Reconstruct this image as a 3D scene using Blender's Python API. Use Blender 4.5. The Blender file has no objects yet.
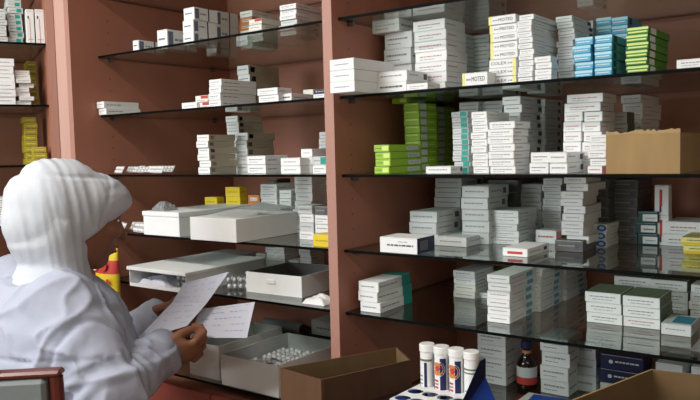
import bpy, bmesh, math, random, re
from mathutils import Vector, Matrix, noise
random.seed(7)
SC = bpy.context.scene
COL = SC.collection

# ------------------------------------------------------------------ camera
F = 728.5
CAM = Vector((0.947, -1.2285, 1.573))
YAW, PITCH, ROLL = 0.635, -0.068, -0.025
def cam_axes():
    fw = Vector((-math.sin(YAW)*math.cos(PITCH), math.cos(YAW)*math.cos(PITCH), math.sin(PITCH)))
    rt = Vector((math.cos(YAW), math.sin(YAW), 0)); up = rt.cross(fw)
    c, s = math.cos(ROLL), math.sin(ROLL)
    return c*rt+s*up, -s*rt+c*up, fw
RT, UP, FW = cam_axes()
def ray(px, py): return FW + RT*((px-350)/F) - UP*((py-200)/F)
def cw(px, py, Z): return CAM + ray(px, py)*Z
def on_y(px, py, Y):
    d = ray(px, py); return CAM + d*((Y-CAM.y)/d.y)
def on_z(px, py, z):
    d = ray(px, py); return CAM + d*((z-CAM.z)/d.z)
def proj(p):
    d = Vector(p)-CAM; z = d.dot(FW)
    return 350+F*d.dot(RT)/z, 200-F*d.dot(UP)/z
cd = bpy.data.cameras.new('camera'); co = bpy.data.objects.new('camera', cd); COL.objects.link(co)
cd.sensor_width = 36; cd.lens = F*36/700; cd.clip_start = 0.02
co.matrix_world = Matrix(((RT.x, UP.x, -FW.x, CAM.x), (RT.y, UP.y, -FW.y, CAM.y), (RT.z, UP.z, -FW.z, CAM.z), (0, 0, 0, 1)))
SC.camera = co

# ------------------------------------------------------------------ materials
def lin(c):
    return tuple(((v/255)/12.92 if v/255 <= 0.04045 else (((v/255)+0.055)/1.055)**2.4) for v in c)
_M = {}
def mat(name, rgb, rough=0.55, var=0.06, scale=14, bump=0.0, metal=0.0, spec=0.4, stretch=None, sub=0.0):
    if name in _M: return _M[name]
    m = bpy.data.materials.new(name); m.use_nodes = True
    n, l = m.node_tree.nodes, m.node_tree.links
    b = n['Principled BSDF']
    c = lin(rgb)
    tc = n.new('ShaderNodeTexCoord'); mp = n.new('ShaderNodeMapping')
    l.new(tc.outputs['Object'], mp.inputs['Vector'])
    if stretch: mp.inputs['Scale'].default_value = stretch
    nz = n.new('ShaderNodeTexNoise'); nz.inputs['Scale'].default_value = scale; nz.inputs['Detail'].default_value = 4
    l.new(mp.outputs['Vector'], nz.inputs['Vector'])
    cr = n.new('ShaderNodeValToRGB')
    cr.color_ramp.elements[0].position = 0.3; cr.color_ramp.elements[1].position = 0.7
    cr.color_ramp.elements[0].color = tuple(v*(1-var) for v in c)+(1,)
    cr.color_ramp.elements[1].color = tuple(min(1, v*(1+var)) for v in c)+(1,)
    l.new(nz.outputs['Fac'], cr.inputs['Fac']); l.new(cr.outputs['Color'], b.inputs['Base Color'])
    b.inputs['Roughness'].default_value = rough; b.inputs['Metallic'].default_value = metal
    b.inputs['Specular IOR Level'].default_value = spec
    if sub:
        b.inputs['Subsurface Weight'].default_value = sub; b.inputs['Subsurface Radius'].default_value = (.01, .004, .002)
    if bump:
        bp = n.new('ShaderNodeBump'); bp.inputs['Strength'].default_value = bump; bp.inputs['Distance'].default_value = 0.004
        l.new(nz.outputs['Fac'], bp.inputs['Height']); l.new(bp.outputs['Normal'], b.inputs['Normal'])
    _M[name] = m
    return m
def glass_mat():
    m = bpy.data.materials.new('shelf_glass'); m.use_nodes = True
    n, l = m.node_tree.nodes, m.node_tree.links; n.clear()
    out = n.new('ShaderNodeOutputMaterial'); mx = n.new('ShaderNodeMixShader')
    tr = n.new('ShaderNodeBsdfTransparent'); gl = n.new('ShaderNodeBsdfGlossy'); fr = n.new('ShaderNodeFresnel')
    ge = n.new('ShaderNodeNewGeometry'); mi = n.new('ShaderNodeMix')
    tr.inputs['Color'].default_value = (.80, .86, .84, 1)
    gl.inputs['Roughness'].default_value = 0.03; gl.inputs['Color'].default_value = (.92, .96, .95, 1)
    mi.inputs['A'].default_value = 1.75; mi.inputs['B'].default_value = 1/1.75
    l.new(ge.outputs['Backfacing'], mi.inputs['Factor']); l.new(mi.outputs['Result'], fr.inputs['IOR'])
    l.new(fr.outputs['Fac'], mx.inputs['Fac']); l.new(tr.outputs[0], mx.inputs[1]); l.new(gl.outputs[0], mx.inputs[2])
    l.new(mx.outputs[0], out.inputs['Surface'])
    return m
GLASS = glass_mat()
def film_mat(name, tint, ior, rough):
    m = bpy.data.materials.new(name); m.use_nodes = True
    n, l = m.node_tree.nodes, m.node_tree.links; n.clear()
    out = n.new('ShaderNodeOutputMaterial'); mx = n.new('ShaderNodeMixShader'); m2 = n.new('ShaderNodeMixShader')
    tr = n.new('ShaderNodeBsdfTransparent'); gl = n.new('ShaderNodeBsdfGlossy'); fr = n.new('ShaderNodeLayerWeight'); df = n.new('ShaderNodeBsdfDiffuse')
    tr.inputs['Color'].default_value = tint+(1,); gl.inputs['Roughness'].default_value = rough
    fr.inputs['Blend'].default_value = 0.35; df.inputs['Color'].default_value = (.8, .82, .82, 1); m2.inputs['Fac'].default_value = .25
    l.new(tr.outputs[0], m2.inputs[1]); l.new(df.outputs[0], m2.inputs[2])
    l.new(fr.outputs['Fresnel'], mx.inputs['Fac']); l.new(m2.outputs[0], mx.inputs[1]); l.new(gl.outputs[0], mx.inputs[2])
    l.new(mx.outputs[0], out.inputs['Surface'])
    return m
FILM = film_mat('clear_plastic', (.9, .92, .92), 1.45, .12)

LAM = mat('rose_brown_laminate', (166, 108, 88), .5, .07, 9, stretch=(1, 1, .25))
LAMEDGE = mat('laminate_edge_band', (170, 126, 112), .45, .05, 9, stretch=(1, 1, .2))
LAMPOST = mat('lit_rose_laminate', (194, 156, 143), .45, .05, 9, stretch=(1, 1, .2))  # paler copy of the edge band: light on the corner post put into its colour
LAMDOOR = mat('red_brown_door_laminate', (150, 72, 60), .45, .18, 6, stretch=(1, 1, .5))
GEDGE = mat('dark_polished_glass_edge', (7, 9, 9), .6, .1, 20, spec=.06)
PEG = mat('nickel_peg', (120, 115, 108), .3, .05, 20, metal=.8)
PLASTER = mat('wall_plaster', (196, 190, 178), .9, .05, 3, bump=.1)
FLOORM = mat('floor_tile', (150, 138, 122), .4, .08, 4)
WHITE = mat('white_carton', (232, 233, 232), .5, .02, 30)
CREAM = mat('cream_carton', (227, 225, 216), .55, .02, 30)
GREYC = mat('pale_grey_carton', (205, 208, 207), .55, .03, 30)
KRAFT = mat('kraft_cardboard', (156, 128, 86), .8, .10, 40, bump=.1, stretch=(1, 1, .2))
KRAFTE = mat('torn_cardboard', (168, 142, 102), .85, .08, 60)
KRAFTD = mat('brown_cardboard', (88, 60, 38), .8, .12, 40, bump=.1, stretch=(1, 1, .2))
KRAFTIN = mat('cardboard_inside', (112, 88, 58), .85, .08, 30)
INK = mat('grey_print', (142, 145, 152), .6, 0)
INKD = mat('dark_print', (78, 80, 92), .6, 0)
RED = mat('red_print', (190, 62, 56), .55, 0)
REDS = mat('faint_red_print', (188, 128, 128), .6, 0)
BLUE = mat('blue_print', (46, 84, 184), .55, 0)
NAVY = mat('navy_print', (32, 36, 78), .5, .03)
TEAL = mat('teal_print', (24, 150, 135), .5, .03)
TEALB = mat('blue_teal_insert', (42, 132, 156), .5, .03)
TAN = mat('tan_side_shade', (186, 176, 156), .6, .03)
SLATE = mat('slate_blue_print', (108, 116, 142), .5, .03)
DTEAL = mat('dark_teal_print', (20, 78, 82), .5, .03)
SKYB = mat('sky_blue_carton', (92, 172, 205), .5, .03)
SKYL = mat('light_blue_print', (172, 218, 232), .5, .02)
LIME = mat('lime_green_carton', (150, 192, 46), .5, .03)
LIMEL = mat('pale_lime_print', (210, 228, 130), .5, .02)
GRN = mat('green_carton', (60, 130, 44), .5, .04)
OLIVE = mat('olive_green_print', (104, 116, 92), .55, .04)
YEL = mat('yellow_carton', (226, 196, 40), .5, .03)
YELP = mat('pale_yellow_print', (236, 226, 128), .5, .02)
MUST = mat('mustard_carton', (176, 158, 32), .5, .04)
ORG = mat('orange_carton', (206, 130, 66), .5, .04)
BRN = mat('red_brown_print', (120, 50, 38), .5, .03)
DGREY = mat('dark_grey_and_shade', (96, 94, 94), .6, .04)
BLK = mat('black_plastic', (24, 24, 27), .4, .05)
FOIL = mat('foil', (205, 207, 210), .32, .1, 40, metal=.45)
SKIN = mat('brown_skin', (128, 84, 62), .55, .05, 20, sub=.1)
CLOTH = mat('white_scarf_cloth', (190, 194, 201), .85, .02, 60, bump=.15)
COAT = mat('white_coat_cloth', (164, 168, 184), .85, .02, 60, bump=.1)
TROU = mat('dark_trouser_cloth', (48, 48, 56), .9, .05, 40)
SHOE = mat('black_leather', (26, 24, 24), .35, .05, 30)
LIP = mat('lip_skin', (128, 68, 58), .5, .03)
EYEW = mat('eye_white', (225, 222, 215), .25, 0)
PAPER = mat('writing_paper', (196, 197, 210), .8, .02, 20)
INKB = mat('blue_pen_ink', (128, 136, 178), .7, 0)
CHG = mat('grey_upholstery', (118, 124, 124), .7, .05, 40, bump=.1)
CHW = mat('dark_red_wood', (92, 36, 26), .35, .12, 12, stretch=(1, 1, .2))
PLW = mat('white_plastic', (232, 232, 230), .35, .02)
PLG = mat('grey_plastic_roll', (150, 154, 158), .45, .04)
AMB = mat('dark_amber_glass', (34, 18, 12), .12, .05, spec=.6)

# ------------------------------------------------------------------ mesh helpers
def mk(name, bm, mats, parent=None, loc=(0, 0, 0), rotz=0.0, smooth=False):
    me = bpy.data.meshes.new(name); bm.normal_update(); bm.to_mesh(me); bm.free()
    if not isinstance(mats, (list, tuple)): mats = [mats]
    for m in mats: me.materials.append(m)
    if smooth:
        for p in me.polygons: p.use_smooth = True
    o = bpy.data.objects.new(name, me); COL.objects.link(o)
    o.location = loc; o.rotation_euler = (0, 0, rotz)
    if parent: o.parent = parent
    return o
def empty(name, loc=(0, 0, 0), rotz=0.0):
    o = bpy.data.objects.new(name, None); COL.objects.link(o); o.location = loc; o.rotation_euler = (0, 0, rotz)
    o.empty_display_size = .05
    return o
LABELS = {}
def tag(o, label, cat, group=None):
    nw = len(label.split())
    if nw < 4 or nw > 16: print('LABEL LENGTH', nw, label)
    if label in LABELS and not group: print('DUP LABEL', label)
    LABELS[label] = 1
    o['label'] = label; o['category'] = cat
    if group: o['group'] = group
    return o
def bx(bm, x0, x1, y0, y1, z0, z1, mi=0, bev=0.0, M=None):
    vs = [bm.verts.new((x, y, z)) for x in (x0, x1) for y in (y0, y1) for z in (z0, z1)]
    idx = [(0, 1, 3, 2), (4, 6, 7, 5), (0, 4, 5, 1), (2, 3, 7, 6), (0, 2, 6, 4), (1, 5, 7, 3)]
    fs = [bm.faces.new([vs[i] for i in q]) for q in idx]
    for f in fs: f.material_index = mi
    if bev:
        es = list({e for f in fs for e in f.edges})
        r = bmesh.ops.bevel(bm, geom=es, offset=bev, segments=1, affect='EDGES', profile=.5)
        vs = list({v for f in r['faces'] for v in f.verts} | {v for f in fs if f.is_valid for v in f.verts})
        for f in r['faces']: f.material_index = mi
    if M is not None:
        bmesh.ops.transform(bm, matrix=M, verts=[v for v in vs if v.is_valid])
    return vs
def quad(bm, pts, mi=0):
    f = bm.faces.new([bm.verts.new(p) for p in pts]); f.material_index = mi; return f
def tube(bm, pts, rads, seg=14, mi=0, caps=True, up=None):
    pts = [Vector(p) for p in pts]; rings = []
    if not isinstance(rads, (list, tuple)): rads = [rads]*len(pts)
    prev = None
    for i, p in enumerate(pts):
        t = (pts[min(i+1, len(pts)-1)]-pts[max(i-1, 0)]).normalized()
        if prev is None:
            a = Vector((0, 0, 1)) if abs(t.z) < .9 else Vector((1, 0, 0))
            u = t.cross(a).normalized()
        else:
            u = (prev-t*prev.dot(t)).normalized()
        prev = u; v = t.cross(u)
        rings.append([bm.verts.new(p+(u*math.cos(2*math.pi*k/seg)+v*math.sin(2*math.pi*k/seg))*rads[i]) for k in range(seg)])
    for a, b in zip(rings, rings[1:]):
        for k in range(seg):
            f = bm.faces.new((a[k], a[(k+1) % seg], b[(k+1) % seg], b[k])); f.material_index = mi
    if caps:
        f = bm.faces.new(rings[0][::-1]); f.material_index = mi
        f = bm.faces.new(rings[-1]); f.material_index = mi
    return rings
def lathe(bm, prof, seg=24, mi=0, cen=(0, 0, 0)):
    c = Vector(cen); rings = []
    for r, z in prof:
        rings.append([bm.verts.new(c+Vector((r*math.cos(2*math.pi*k/seg), r*math.sin(2*math.pi*k/seg), z))) for k in range(seg)])
    for a, b in zip(rings, rings[1:]):
        for k in range(seg):
            f = bm.faces.new((a[k], a[(k+1) % seg], b[(k+1) % seg], b[k])); f.material_index = mi
    f = bm.faces.new(rings[0][::-1]); f.material_index = mi
    f = bm.faces.new(rings[-1]); f.material_index = mi
def ellip(bm, c, r, axes=None, seg=20, rings=12):
    M = Matrix.Translation(Vector(c))
    if axes:
        a, b, d = axes
        M = M @ Matrix(((a.x, b.x, d.x, 0), (a.y, b.y, d.y, 0), (a.z, b.z, d.z, 0), (0, 0, 0, 1)))
    M = M @ Matrix.Diagonal((r[0], r[1], r[2], 1))
    bmesh.ops.create_uvsphere(bm, u_segments=seg, v_segments=rings, radius=1, matrix=M)
def sweep(bm, pts, rads, step=.35, seg=12, rings=8):
    """limb of round sections with a ball at every joint; merged later into one surface"""
    pts = [Vector(p) for p in pts]
    tube(bm, pts, list(rads), max(seg, 12))
    for p, r in zip(pts, rads): bmesh.ops.create_uvsphere(bm, u_segments=max(seg, 12), v_segments=rings, radius=r*1.0, matrix=Matrix.Translation(p))
def loft(bm, secs, seg=40, mi=0):
    # secs: (centre, axis_a, axis_b, ra, rb)
    rings = []
    for c, a, b, ra, rb in secs:
        rings.append([bm.verts.new(c+a*(ra*math.cos(2*math.pi*k/seg))+b*(rb*math.sin(2*math.pi*k/seg))) for k in range(seg)])
    for p, q in zip(rings, rings[1:]):
        for k in range(seg):
            f = bm.faces.new((p[k], p[(k+1) % seg], q[(k+1) % seg], q[k])); f.material_index = mi
    bm.faces.new(rings[0][::-1]).material_index = mi; bm.faces.new(rings[-1]).material_index = mi
def remeshed(bm, voxel, smooth_it=3):
    bmesh.ops.recalc_face_normals(bm, faces=bm.faces)
    me = bpy.data.meshes.new('tmp'); bm.to_mesh(me); bm.free()
    o = bpy.data.objects.new('tmp', me); COL.objects.link(o)
    md = o.modifiers.new('r', 'REMESH'); md.mode = 'VOXEL'; md.voxel_size = voxel
    if smooth_it:
        sm = o.modifiers.new('s', 'SMOOTH'); sm.iterations = smooth_it; sm.factor = .5
    dg = bpy.context.evaluated_depsgraph_get(); dg.update()
    me2 = bpy.data.meshes.new_from_object(o.evaluated_get(dg))
    bpy.data.objects.remove(o); bpy.data.meshes.remove(me)
    b2 = bmesh.new(); b2.from_mesh(me2); bpy.data.meshes.remove(me2)
    for f in b2.faces: f.material_index = 0
    b2.normal_update()
    return b2
_TXT = {}
def text_into(bm, s, size, M, mi):
    if s not in _TXT:
        cu = bpy.data.curves.new('t', 'FONT'); cu.body = s; cu.size = 1; cu.resolution_u = 2
        o = bpy.data.objects.new('t', cu); COL.objects.link(o)
        dg = bpy.context.evaluated_depsgraph_get(); dg.update()
        me = bpy.data.meshes.new_from_object(o.evaluated_get(dg))
        _TXT[s] = ([v.co.copy() for v in me.vertices], [tuple(p.vertices) for p in me.polygons])
        bpy.data.objects.remove(o); bpy.data.curves.remove(cu); bpy.data.meshes.remove(me)
    vs, fs = _TXT[s]
    w = max(v.x for v in vs); h = max(v.y for v in vs)
    nv = [bm.verts.new(M @ Vector((v.x/w*size[0], v.y/h*size[1], 0))) for v in vs]
    for f in fs:
        try: bm.faces.new([nv[i] for i in f]).material_index = mi
        except ValueError: pass

# ------------------------------------------------------------------ medicine boxes
# style: body material, list of prints. print = (face, u0, u1, v0, v1, material) ; text = ('t'+face, u0, u1, v0, v1, material)
def words(face, u0, u1, v0, v1, m): return ('w'+face, u0, u1, v0, v1, m)
ST = {
 'plain': (WHITE, [words('f', .18, .8, .42, .58, INK)]),
 'white': (WHITE, [words('f', .12, .85, .5, .68, INK), words('f', .12, .6, .25, .34, INK), words('r', .08, .5, .4, .6, INK)]),
 'square': (WHITE, [words('f', .12, .85, .45, .65, INK), words('r', .1, .5, .5, .66, INK), ('r', .78, .95, .25, .8, INKD)]),
 'redtext': (WHITE, [words('f', .15, .85, .45, .62, REDS), words('f', .15, .6, .22, .32, INK), words('r', .08, .5, .44, .6, REDS)]),
 'darktext': (WHITE, [words('f', .12, .9, .38, .66, INKD), words('r', .1, .6, .4, .6, INK), ('r', .84, .96, .2, .8, INKD)]),
 'grey': (GREYC, [words('f', .12, .85, .42, .62, INK), words('r', .1, .6, .45, .62, INK), ('r', .7, .86, .25, .75, DGREY)]),
 'cream': (CREAM, [words('f', .12, .85, .42, .62, INK), words('r', .1, .6, .45, .62, INK)]),
 'dark': (DGREY, [words('f', .12, .7, .42, .62, INK), ('f', .72, .88, .25, .75, INKD), words('r', .1, .6, .45, .62, INKD)]),  # dark body also puts shade into the colour of the rear stacks
 'lime': (LIME, [('f', .55, .95, .2, .8, LIMEL), words('f', .08, .5, .4, .6, OLIVE), ('r', .55, .95, .2, .8, GREYC), words('r', .6, .9, .4, .6, INK)]),
 'limep': (LIME, [('f', .1, .9, .72, .86, LIMEL), ('r', .08, .42, .15, .85, GREYC), words('r', .5, .9, .4, .6, LIMEL)]),
 'green': (GRN, [('f', 0, 1, .62, .9, LIMEL), ('f', .05, .95, .22, .42, LIMEL), ('t', .0, .35, 0, 1, GREYC), ('r', .1, .35, .1, .9, GREYC)]),
 'blue': (SKYB, [('f', 0, 1, .62, .92, SKYL), words('f', .1, .85, .3, .48, WHITE), ('r', .1, .3, .1, .9, DTEAL)]),
 'yellow': (YEL, [words('f', .15, .85, .4, .6, MUST), words('r', .1, .8, .4, .6, MUST)]),
 'mustard': (MUST, [words('f', .15, .85, .4, .6, YELP), ('f', .1, .9, .1, .16, OLIVE)]),
 'yellowp': (YELP, [('f', 0, 1, 0, .35, YEL), words('f', .2, .8, .55, .75, OLIVE)]),
 'orange': (ORG, [('f', .2, .8, .3, .7, CREAM), words('f', .25, .75, .4, .6, BRN)]),
 'redend': (WHITE, [('f', .8, 1, 0, 1, BRN), words('f', .1, .7, .42, .62, RED), ('r', 0, 1, 0, 1, BRN)]),
 'redlabel': (WHITE, [('f', .2, .8, .3, .62, RED), words('r', .1, .6, .4, .6, INK), ('r', .75, .9, .3, .7, INKD)]),
 'tealend': (WHITE, [words('f', .12, .8, .42, .62, INK), words('r', .05, .6, .42, .62, INK), ('r', .72, 1, 0, 1, TEAL), ('t', 0, 1, .72, 1, TEAL)]),
 'tealoval': (DTEAL, [('f', .25, .98, .12, .75, WHITE), words('f', .4, .9, .3, .5, TEAL)]),
 'teal': (GREYC, [('f', .55, .95, .1, .9, TEAL), words('f', .08, .5, .4, .6, INK)]),
 'bluelogo': (WHITE, [('o', .78, .2, .5, .42, BLUE), words('f', .08, .5, .45, .6, INK), words('r', .1, .8, .45, .55, INK)]),
 'navybox': (NAVY, [words('f', .35, .9, .45, .62, WHITE), ('o', .25, .05, .5, .13, WHITE)]),
 'navyside': (WHITE, [words('f', .2, .9, .42, .6, INKD), words('f', .5, .75, .7, .78, INK), ('r', 0, 1, 0, 1, NAVY), ('r', .15, .6, .2, .8, INK)]),
 'redtop': (CREAM, [('f', .45, 1, .5, .95, RED), words('f', .1, .8, .2, .35, INK)]),
 'upright': (WHITE, [('f', .44, .5, .02, .72, RED), ('f', .2, .36, .72, .8, NAVY), words('f', .15, .8, .1, .13, INK)]),
 'upside': (WHITE, [('f', .35, .55, .3, .85, RED), ('f', .35, .5, .1, .3, NAVY)]),
 'tanside': (WHITE, [words('f', .12, .85, .45, .65, INK), ('r', 0, 1, 0, 1, TAN), ('r', .06, .2, .25, .8, DGREY)]),  # right side tan-grey, with shade and warm bounce put into the colour
 'stripe': (WHITE, [('r', .04, .2, .1, .9, SLATE), ('r', .58, .63, 0, 1, NAVY), words('f', .15, .8, .45, .6, NAVY), words('r', .25, .5, .4, .6, INK)]),
 'greyteal': (GREYC, [('f', .55, .9, .2, .8, TEAL), words('f', .1, .5, .4, .6, INK)]),
 'colex': (WHITE, [('x', .06, .66, .36, .72, INKD, 'COLEX'), words('f', .7, .86, .36, .6, INK), ('f', .88, 1, 0, 1, YELP)]),
 'noteo': (WHITE, [('x', .36, .9, .32, .68, INKD, 'MOTED'), words('f', .16, .33, .36, .6, INK), ('f', 0, .1, 0, 1, YELP)]),
 'tealtop': (GREYC, [words('f', .15, .8, .45, .6, INK), ('t', .3, .96, .15, .85, TEALB)]),
 'olive': (WHITE, [words('f', .14, .86, .52, .68, INK), words('f', .22, .76, .28, .38, INK), ('r', 0, 1, 0, 1, OLIVE), ('t', 0.02, .98, .02, .98, OLIVE)]),
 'oliver': (WHITE, [words('f', .14, .86, .52, .68, REDS), words('f', .22, .76, .28, .38, INK), ('r', 0, 1, 0, 1, OLIVE), ('t', 0.02, .98, .02, .98, OLIVE)]),
 'bluemark': (WHITE, [words('f', .14, .86, .45, .62, INK), ('r', .58, .8, .15, .7, SKYB), words('r', .1, .5, .45, .6, INK)]),
}
def box_bm(w, d, h, style):
    body, prints = ST[style]
    mats = [body]; bm = bmesh.new()
    bx(bm, -w/2, w/2, 0, d, 0, h, 0, bev=min(.0008, h*.08))
    e = .00025
    def mi(m):
        if m not in mats: mats.append(m)
        return mats.index(m)
    def P(face, u, v):
        if face == 'f': return (-w/2+u*w, -e, v*h)
        if face == 'r': return (w/2+e, u*d, v*h)
        return (-w/2+u*w, v*d, h+e)
    def put(face, u0, u1, v0, v1, m):
        quad(bm, [P(face, u0, v0), P(face, u1, v0), P(face, u1, v1), P(face, u0, v1)], mi(m))
    rnd = random.Random(hash((round(w, 3), style)) & 0xffff)
    # tuck-flap seam along the upper edge of the end and the side
    put('f', .03, .97, .93, .955, GREYC if body is not GREYC else INK)
    for p in prints:
        f = p[0]
        if f.startswith('w'):
            u = p[1]; vm, vh = (p[3]+p[4])/2, (p[4]-p[3])*.3
            while u < p[2]-.02:
                l = rnd.uniform(.04, .13); put(f[1], u, min(u+l, p[2]), vm-vh, vm+vh, p[5]); u += l+.02
        elif f == 'o':
            n = 16; c = [P('f', p[1]+p[2]*math.cos(2*math.pi*k/n), p[3]+p[4]*math.sin(2*math.pi*k/n)) for k in range(n)]
            quad(bm, c, mi(p[5]))
            c2 = [P('f', p[1]+p[2]*.55*math.cos(2*math.pi*k/n), p[3]+p[4]*.5*math.sin(2*math.pi*k/n)) for k in range(n)]
            quad(bm, [(x, y-e, z) for x, y, z in c2], mi(SKYL))
        elif f == 'x':
            M = Matrix(((1, 0, 0, -w/2+p[1]*w), (0, 0, -1, -2*e), (0, 1, 0, p[3]*h), (0, 0, 0, 1)))
            text_into(bm, p[6], ((p[2]-p[1])*w, (p[4]-p[3])*h), M, mi(p[5]))
        else: put(*p)
    return bm, mats
def ordw(i, n):
    # i counted from the bottom
    if n == 1: return ''
    k = n-1-i
    if k == 0: return 'topmost in'
    if i == 0: return 'bottom one in'
    if k <= i: return ['', 'second', 'third', 'fourth', 'fifth', 'sixth', 'seventh', 'eighth'][k]+' from top in'
    return ['', 'second', 'third', 'fourth', 'fifth', 'sixth', 'seventh'][i]+' from bottom in'

class Frame:
    def __init__(s, o, ang):
        s.o = Vector((o[0], o[1], 0)); s.ang = ang
        s.u = Vector((math.cos(ang), math.sin(ang), 0)); s.v = Vector((-math.sin(ang), math.cos(ang), 0))
    def hit_v(s, px, py, v):
        d = ray(px, py); t = (v-(CAM-s.o).dot(s.v))/d.dot(s.v); p = CAM+d*t
        return (p-s.o).dot(s.u), p.z
    def hit_z(s, px, py, z):
        p = on_z(px, py, z); return (p-s.o).dot(s.u), (p-s.o).dot(s.v)
    def w(s, u, v, z): return s.o+s.u*u+s.v*v+Vector((0, 0, z))
MAIN = Frame((0, 0), 0)
PO = cw(58, 105, 2.0)
LEFT = Frame((PO.x, PO.y), math.radians(65))
GT = .0058
ZS = [2.01, 1.846, 1.684, 1.520, 1.360, 1.226, .999]      # glass shelf heights, index 1..6 as seen
ZL = {1: LEFT.hit_v(47, 45, .03)[1], 2: LEFT.hit_v(50, 106, .03)[1], 3: LEFT.hit_v(53, 165, .03)[1]}
STACKS = []
def TOP(): return STACKS[-1][6]+.0004
def stack(shelf, Y, xl, xr, yt, n, style, look, desc, d=.12, xs=None, yb=None, fr=MAIN, jit=1.0, base=None, rot=0.0, fan=0.0, hs=None, cat='medicine box', name='medicine_box', clampgap=.006):
    """n boxes of one kind piled on a shelf; the front face runs from xl to xr, its top at yt."""
    z0 = (ZL if fr is LEFT else ZS)[shelf]+GT/2 if base is None else base
    if yb is not None: Y = fr.hit_z(xl, yb, z0)[1]
    if hs is not None: zt = z0+hs*n
    else: zt = fr.hit_v(xl, yt, Y)[1]
    ym = proj(fr.w(fr.hit_v(xl, yt, Y)[0], Y, (z0+zt)/2))[1]
    u0 = fr.hit_v(xl, ym, Y)[0]; u1 = fr.hit_v(xr, ym, Y)[0]
    if xs:
        lo, hi = Y+.02, Y+.5
        for _ in range(40):
            m = (lo+hi)/2
            if proj(fr.w(u1, m, zt))[0] < xs: lo = m
            else: hi = m
        d = max(.03, lo-Y)
    if fr is MAIN: d = min(d, .482-Y)
    if base is None and fr is MAIN and shelf > 0: zt = min(zt, ZS[shelf-1]-GT/2-clampgap)
    w = u1-u0; h = (zt-z0)/n-.0004
    if h >= .0178: name, cat = 'medicine_carton', 'carton'
    st = style if isinstance(style, list) else [style]
    meshes = {}
    objs = []
    for i in range(n):
        s = st[min(i, len(st)-1)]
        if s not in meshes:
            bm, mats = box_bm(w, d, h, s)
            meshes[s] = (bm, mats); o = mk(name, bm, mats)
            meshes[s] = o.data
        else:
            o = bpy.data.objects.new(name, meshes[s]); COL.objects.link(o)
        ju = random.uniform(-1, 1)*.0022*jit+fan*math.sin(i*1.7)*.004; jv = random.uniform(-1, 1)*.002*jit
        o.location = fr.w((u0+u1)/2+ju, Y+jv, z0+i*(h+.0004)+.0002)
        o.rotation_euler = (0, 0, fr.ang+rot+math.radians(random.uniform(-1, 1)*1.1*jit))
        lk = look if isinstance(look, str) else look[min(i, len(look)-1)]
        wd = ordw(i, n)
        if name == 'medicine_carton': lk = re.sub(r'\bbox\b', 'carton', lk)
        if name == 'medicine_carton' and wd.startswith('bottom one'): wd = 'bottom one in'
        tag(o, ' '.join((lk+' '+wd+' '+desc).split()), cat, ('pile: '+desc) if n > 1 else None)
        objs.append(o)
    STACKS.append((desc, u0, u1, Y, Y+d, z0, zt, n, w, h))
    return objs

# ------------------------------------------------------------------ room
def struct(name, bm, m, **k):
    o = mk(name, bm, m, **k); o['kind'] = 'structure'; return o
RX0, RX1, RY0, RY1, RH = -2.5, 2.6, -3.6, .56, 2.85
b = bmesh.new(); bx(b, RX0-.1, RX1+.1, RY0-.1, RY1+.1, -.1, 0); struct('floor', b, FLOORM)
b = bmesh.new(); bx(b, RX0-.1, RX1+.1, RY0-.1, RY1+.1, RH, RH+.1); struct('ceiling', b, PLASTER)
b = bmesh.new(); bx(b, RX0-.1, RX1+.1, RY1, RY1+.1, 0, RH); struct('wall_back', b, PLASTER)
b = bmesh.new(); bx(b, RX1, RX1+.1, RY0, RY1, 0, RH); struct('wall_right', b, PLASTER)
b = bmesh.new(); bx(b, RX0-.1, RX0, RY0, RY1, 0, RH); struct('wall_left', b, PLASTER)
WX0, WX1, WZ0, WZ1 = -2.35, -.45, 1.45, 2.7
b = bmesh.new()
bx(b, RX0-.1, WX0, RY0-.1, RY0, 0, RH); bx(b, WX1, RX1+.1, RY0-.1, RY0, 0, RH)
bx(b, WX0, WX1, RY0-.1, RY0, 0, WZ0); bx(b, WX0, WX1, RY0-.1, RY0, WZ1, RH)
struct('wall_front', b, PLASTER)
b = bmesh.new()
for x in (WX0, (WX0+WX1)/2-.025, WX1-.05): bx(b, x, x+.05, RY0-.08, RY0-.02, WZ0, WZ1)
for z in (WZ0, WZ1-.05): bx(b, WX0+.05, WX1-.05, RY0-.08, RY0-.02, z, z+.05)
struct('window_1', b, PLW)

# ------------------------------------------------------------------ shelving
D = .50; XL = -.808; XR1 = 1.02
unit = empty('shelving_unit', (-.4, .2, 0))
tag(unit, 'rose brown laminate shelving unit of two bays holding the glass shelves', 'shelving')
def child(name, bm, m, parent, **k):
    o = mk(name, bm, m, **k); o.parent = parent
    o.location = o.location-parent.location if not parent.rotation_euler.z else o.location
    return o
UT = 2.35
b = bmesh.new(); bx(b, XL-.02, XR1+.02, D, D+.018, .08, UT); child('back_panel', b, LAM, unit)
for x0, x1, y0 in ((XL-.02, XL, -.085), (-.002, .022, -.022), (XR1, XR1+.02, -.022)):
    b = bmesh.new(); bx(b, x0, x1, y0+.0012, D-.0005, .0, UT)
    for k in range(34):                                             # drilled peg holes
        z = 1.02+k*.032
        if min(abs(z-q+.01) for q in ZS) < .02 or x1 > 1: continue
        for y in (.035, .42): quad(b, [(x1+.0003, y+.0022*math.cos(i*.785), z+.0022*math.sin(i*.785)) for i in range(8)], 1)
    p = child('side_panel', b, [LAM, BRN], unit)
    b = bmesh.new(); bx(b, x0, x1, y0, y0+.001, .0, UT); child('edge_band', b, LAMEDGE, p).location = (0, 0, 0)
    bpy.context.view_layer.update()
b = bmesh.new(); bx(b, XL-.02, XR1+.02, -.02, D+.018, UT+.001, UT+.02); child('top_panel', b, LAM, unit)
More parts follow.
